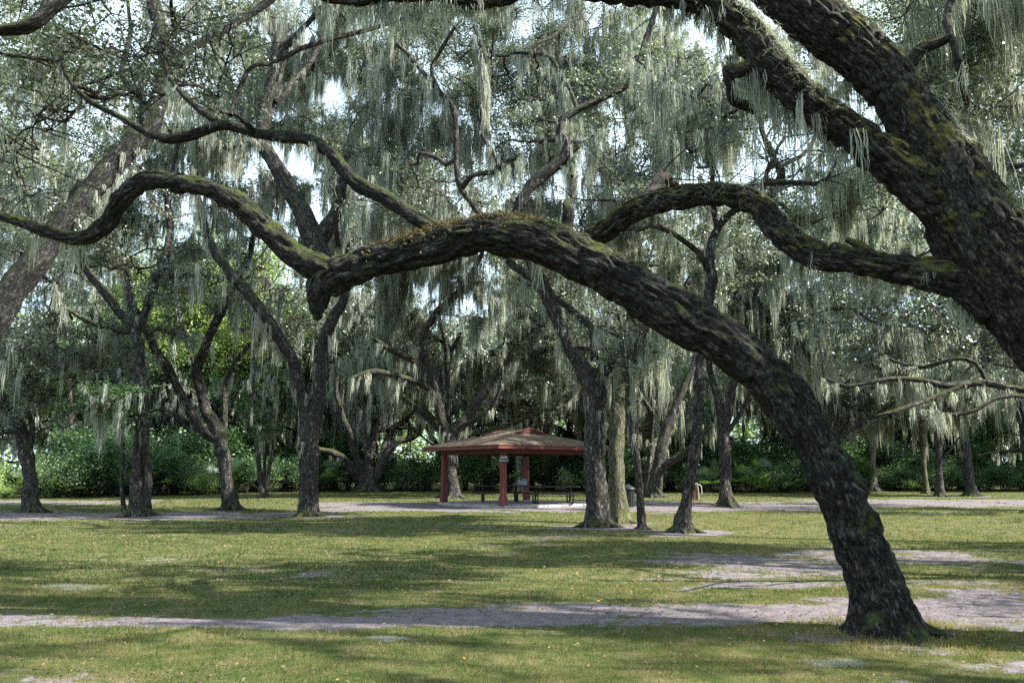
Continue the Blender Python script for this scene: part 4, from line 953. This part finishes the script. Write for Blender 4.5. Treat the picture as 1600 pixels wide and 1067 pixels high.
# number plate on the near post
npost = SC+NLc; face = npost+np.array([0, -.24])
sg_ = thing('sign', 'small dark number plate with pale lettering on the front post of the shelter', 'sign', (face[0]+.03, face[1]-.0, 2.0))
boxes('plate', [((0, 0, .09), (.40, .02, .30))], BLACK, sg_, .004)
boxes('bracket', [((0, .12, .09), (.06, .22, .04))], BLACK, sg_, .003)
def text(s, size, loc, par, mat, name='lettering'):
    c = bpy.data.curves.new(name, 'FONT'); c.body = s; c.size = size; c.align_x = 'CENTER'; c.align_y = 'CENTER'; c.extrude = .003; c.offset = size*.02; c.resolution_u = 3
    o = bpy.data.objects.new(name, c); COL.objects.link(o); dg = bpy.context.evaluated_depsgraph_get(); me = bpy.data.meshes.new_from_object(o.evaluated_get(dg)); bpy.data.objects.remove(o)
    me.materials.append(mat); q = bpy.data.objects.new(name, me); COL.objects.link(q); q.parent = par; q.location = loc; q.rotation_euler = (math.pi/2, 0, 0); return q
text('2000', .15, (-.01, -.014, .155), sg_, WHITE); text('BLDG 3', .115, (0, -.014, .02), sg_, WHITE)

def picnic_table(label):
    t = thing('picnic_table', label, 'picnic table', (0, 0, 0), 0, 'picnic tables under the shelter'); h = .76; L_ = 2.4
    boxes('tabletop', [((0, (i-2)*.148, h), (L_, .14, .04)) for i in range(5)], TOP, t, .005)
    for s in (-1, 1):
        boxes('bench', [((0, s*.68-.075, .45), (L_, .14, .04)), ((0, s*.68+.075, .45), (L_, .14, .04))], TOP, t, .005)
        x = s*.8
        bars('leg_frame', [([(x, -.30, h-.03), (x, -.12, .40), (x, -.10, .10), (x, -.22, .03), (x, -.58, .03), (x, -.72, .12), (x, -.72, .42)], .034),
                           ([(x, .30, h-.03), (x, .12, .40), (x, .10, .10), (x, .22, .03), (x, .58, .03), (x, .72, .12), (x, .72, .42)], .034),
                           ([(x, -.80, .42), (x, .80, .42)], .022), ([(x, -.32, h-.03), (x, .32, h-.03)], .022)], IRON, t)
        bars('brace', [([(x, 0, .42), (s*.32, 0, h-.03)], .016)], IRON, t)
    return t
pt = picnic_table('left dark picnic table, behind the front red post'); pt.location = (-.60, 38.9, slab_h); pt.rotation_euler = (0, 0, .10)
pt2 = dup(pt, (1.85, 36.8, slab_h), .12, 1, 'right dark picnic table, nearer, between the shelter and the tall oak trunk')
pt2.rotation_euler = (0, 0, .12)
bx_ = thing('cooler', 'pale grey box with rounded lid standing on the end of the left picnic table', 'cooler', (.50, 39.02, slab_h+.783), .1)
boxes('body', [((0, 0, .12), (.42, .28, .24))], GREY, bx_, .03); boxes('lid', [((0, 0, .265), (.44, .30, .05))], GREY, bx_, .02)
bars('handle', [([(-.17, 0, .28), (-.17, 0, .33), (0, 0, .345), (.17, 0, .33), (.17, 0, .28)], .010)], GREY, bx_)

# slatted bin beside the mossy trunk
bp_ = gp(981, 793); bn = thing('trash_bin', 'dark slatted waste bin with a flat lid half hidden by the olive trunk', 'trash bin', (bp_[0]+.02, bp_[1], 0))
it = []
for k in range(16):
    a = k/16*2*math.pi; it.append(((math.cos(a)*.27, math.sin(a)*.27, .42), (.02, .075, .74), a))
boxes('slats', it, IRON, bn, .004)
a_ = Acc(); cz = np.array([[0, 0, z] for z in (.03, .05, .76, .80)]); tube(a_, np.array([[0, 0, .04], [0, 0, .78]]), np.array([.24, .24]), 20, lump=0); a_.build('liner', BLACK, bn)
a_ = Acc(); tube(a_, np.array([[0, 0, .80], [0, 0, .83], [0, 0, .90]]), np.array([.34, .34, .22]), 24, lump=0); a_.build('lid', IRON, bn)

# water tap post
wp = gp(1089, 781.5); wt = thing('water_tap', 'weathered reddish timber post with a bent pale water pipe', 'water tap', (wp[0]-.08, wp[1], 0))
boxes('post', [((0, 0, .42), (.22, .22, .9))], WOODR, wt, .015); boxes('cap', [((0, 0, .885), (.27, .27, .05))], PIPE, wt, .01)
bars('pipe', [([(.16, -.12, 0), (.15, -.12, .4), (.12, -.12, .72), (.10, -.12, .80), (.20, -.12, .84), (.30, -.12, .76), (.33, -.12, .6), (.33, -.12, .36)], .022)], PIPE, wt)
# pale moss fallen on the lawn
def fallen(px, py, rx, ry, n, label, seed):
    g = gp(px, py); r = np.random.RandomState(seed); n = n*7; c = r.normal(size=(7, 2)); q = c[r.randint(7, size=n)]*.8+r.normal(size=(n, 2))*.45
    P = np.stack([g[0]+q[:, 0]*rx, g[1]+q[:, 1]*ry, np.zeros(n)], 1); P[:, 2] = gheight(P[:, 0], P[:, 1])+.01+.035*r.rand(n)*np.exp(-(q**2).sum(1)*.4)
    a = r.rand(n)*6.28; D = np.stack([np.cos(a), np.sin(a), r.normal(size=n)*.3], 1)*(.012+.03*r.rand(n))[:, None]; S = np.stack([-np.sin(a), np.cos(a), 0*a], 1)*.0018
    V = np.stack([P-S, P+S, P+D+S*3, P+D*1.6+S*5], 1).reshape(-1, 3)
    tag(mesh('fallen_moss', V-g, [np.arange(4*n).reshape(n, 4)], MOSS, None, {'v': np.full(4*n, .35)}, smooth=False), label, 'moss', 'clumps of moss fallen on the lawn').location = g
fallen(103, 915, .28, .16, 500, 'pale clump of fallen moss lying in the green grass at the left', 1)
fallen(1320, 1040, .14, .07, 260, 'small clump of fallen moss in the shade before the leaning oak', 2)
fallen(605, 1003, .12, .06, 200, 'small tuft of fallen moss near the middle of the front lawn', 3)
fallen(405, 827, .3, .12, 160, 'small grey tuft of fallen moss before the Y shaped oak', 4)
print('verts', sum(len(m.vertices) for m in bpy.data.meshes)/1e6)
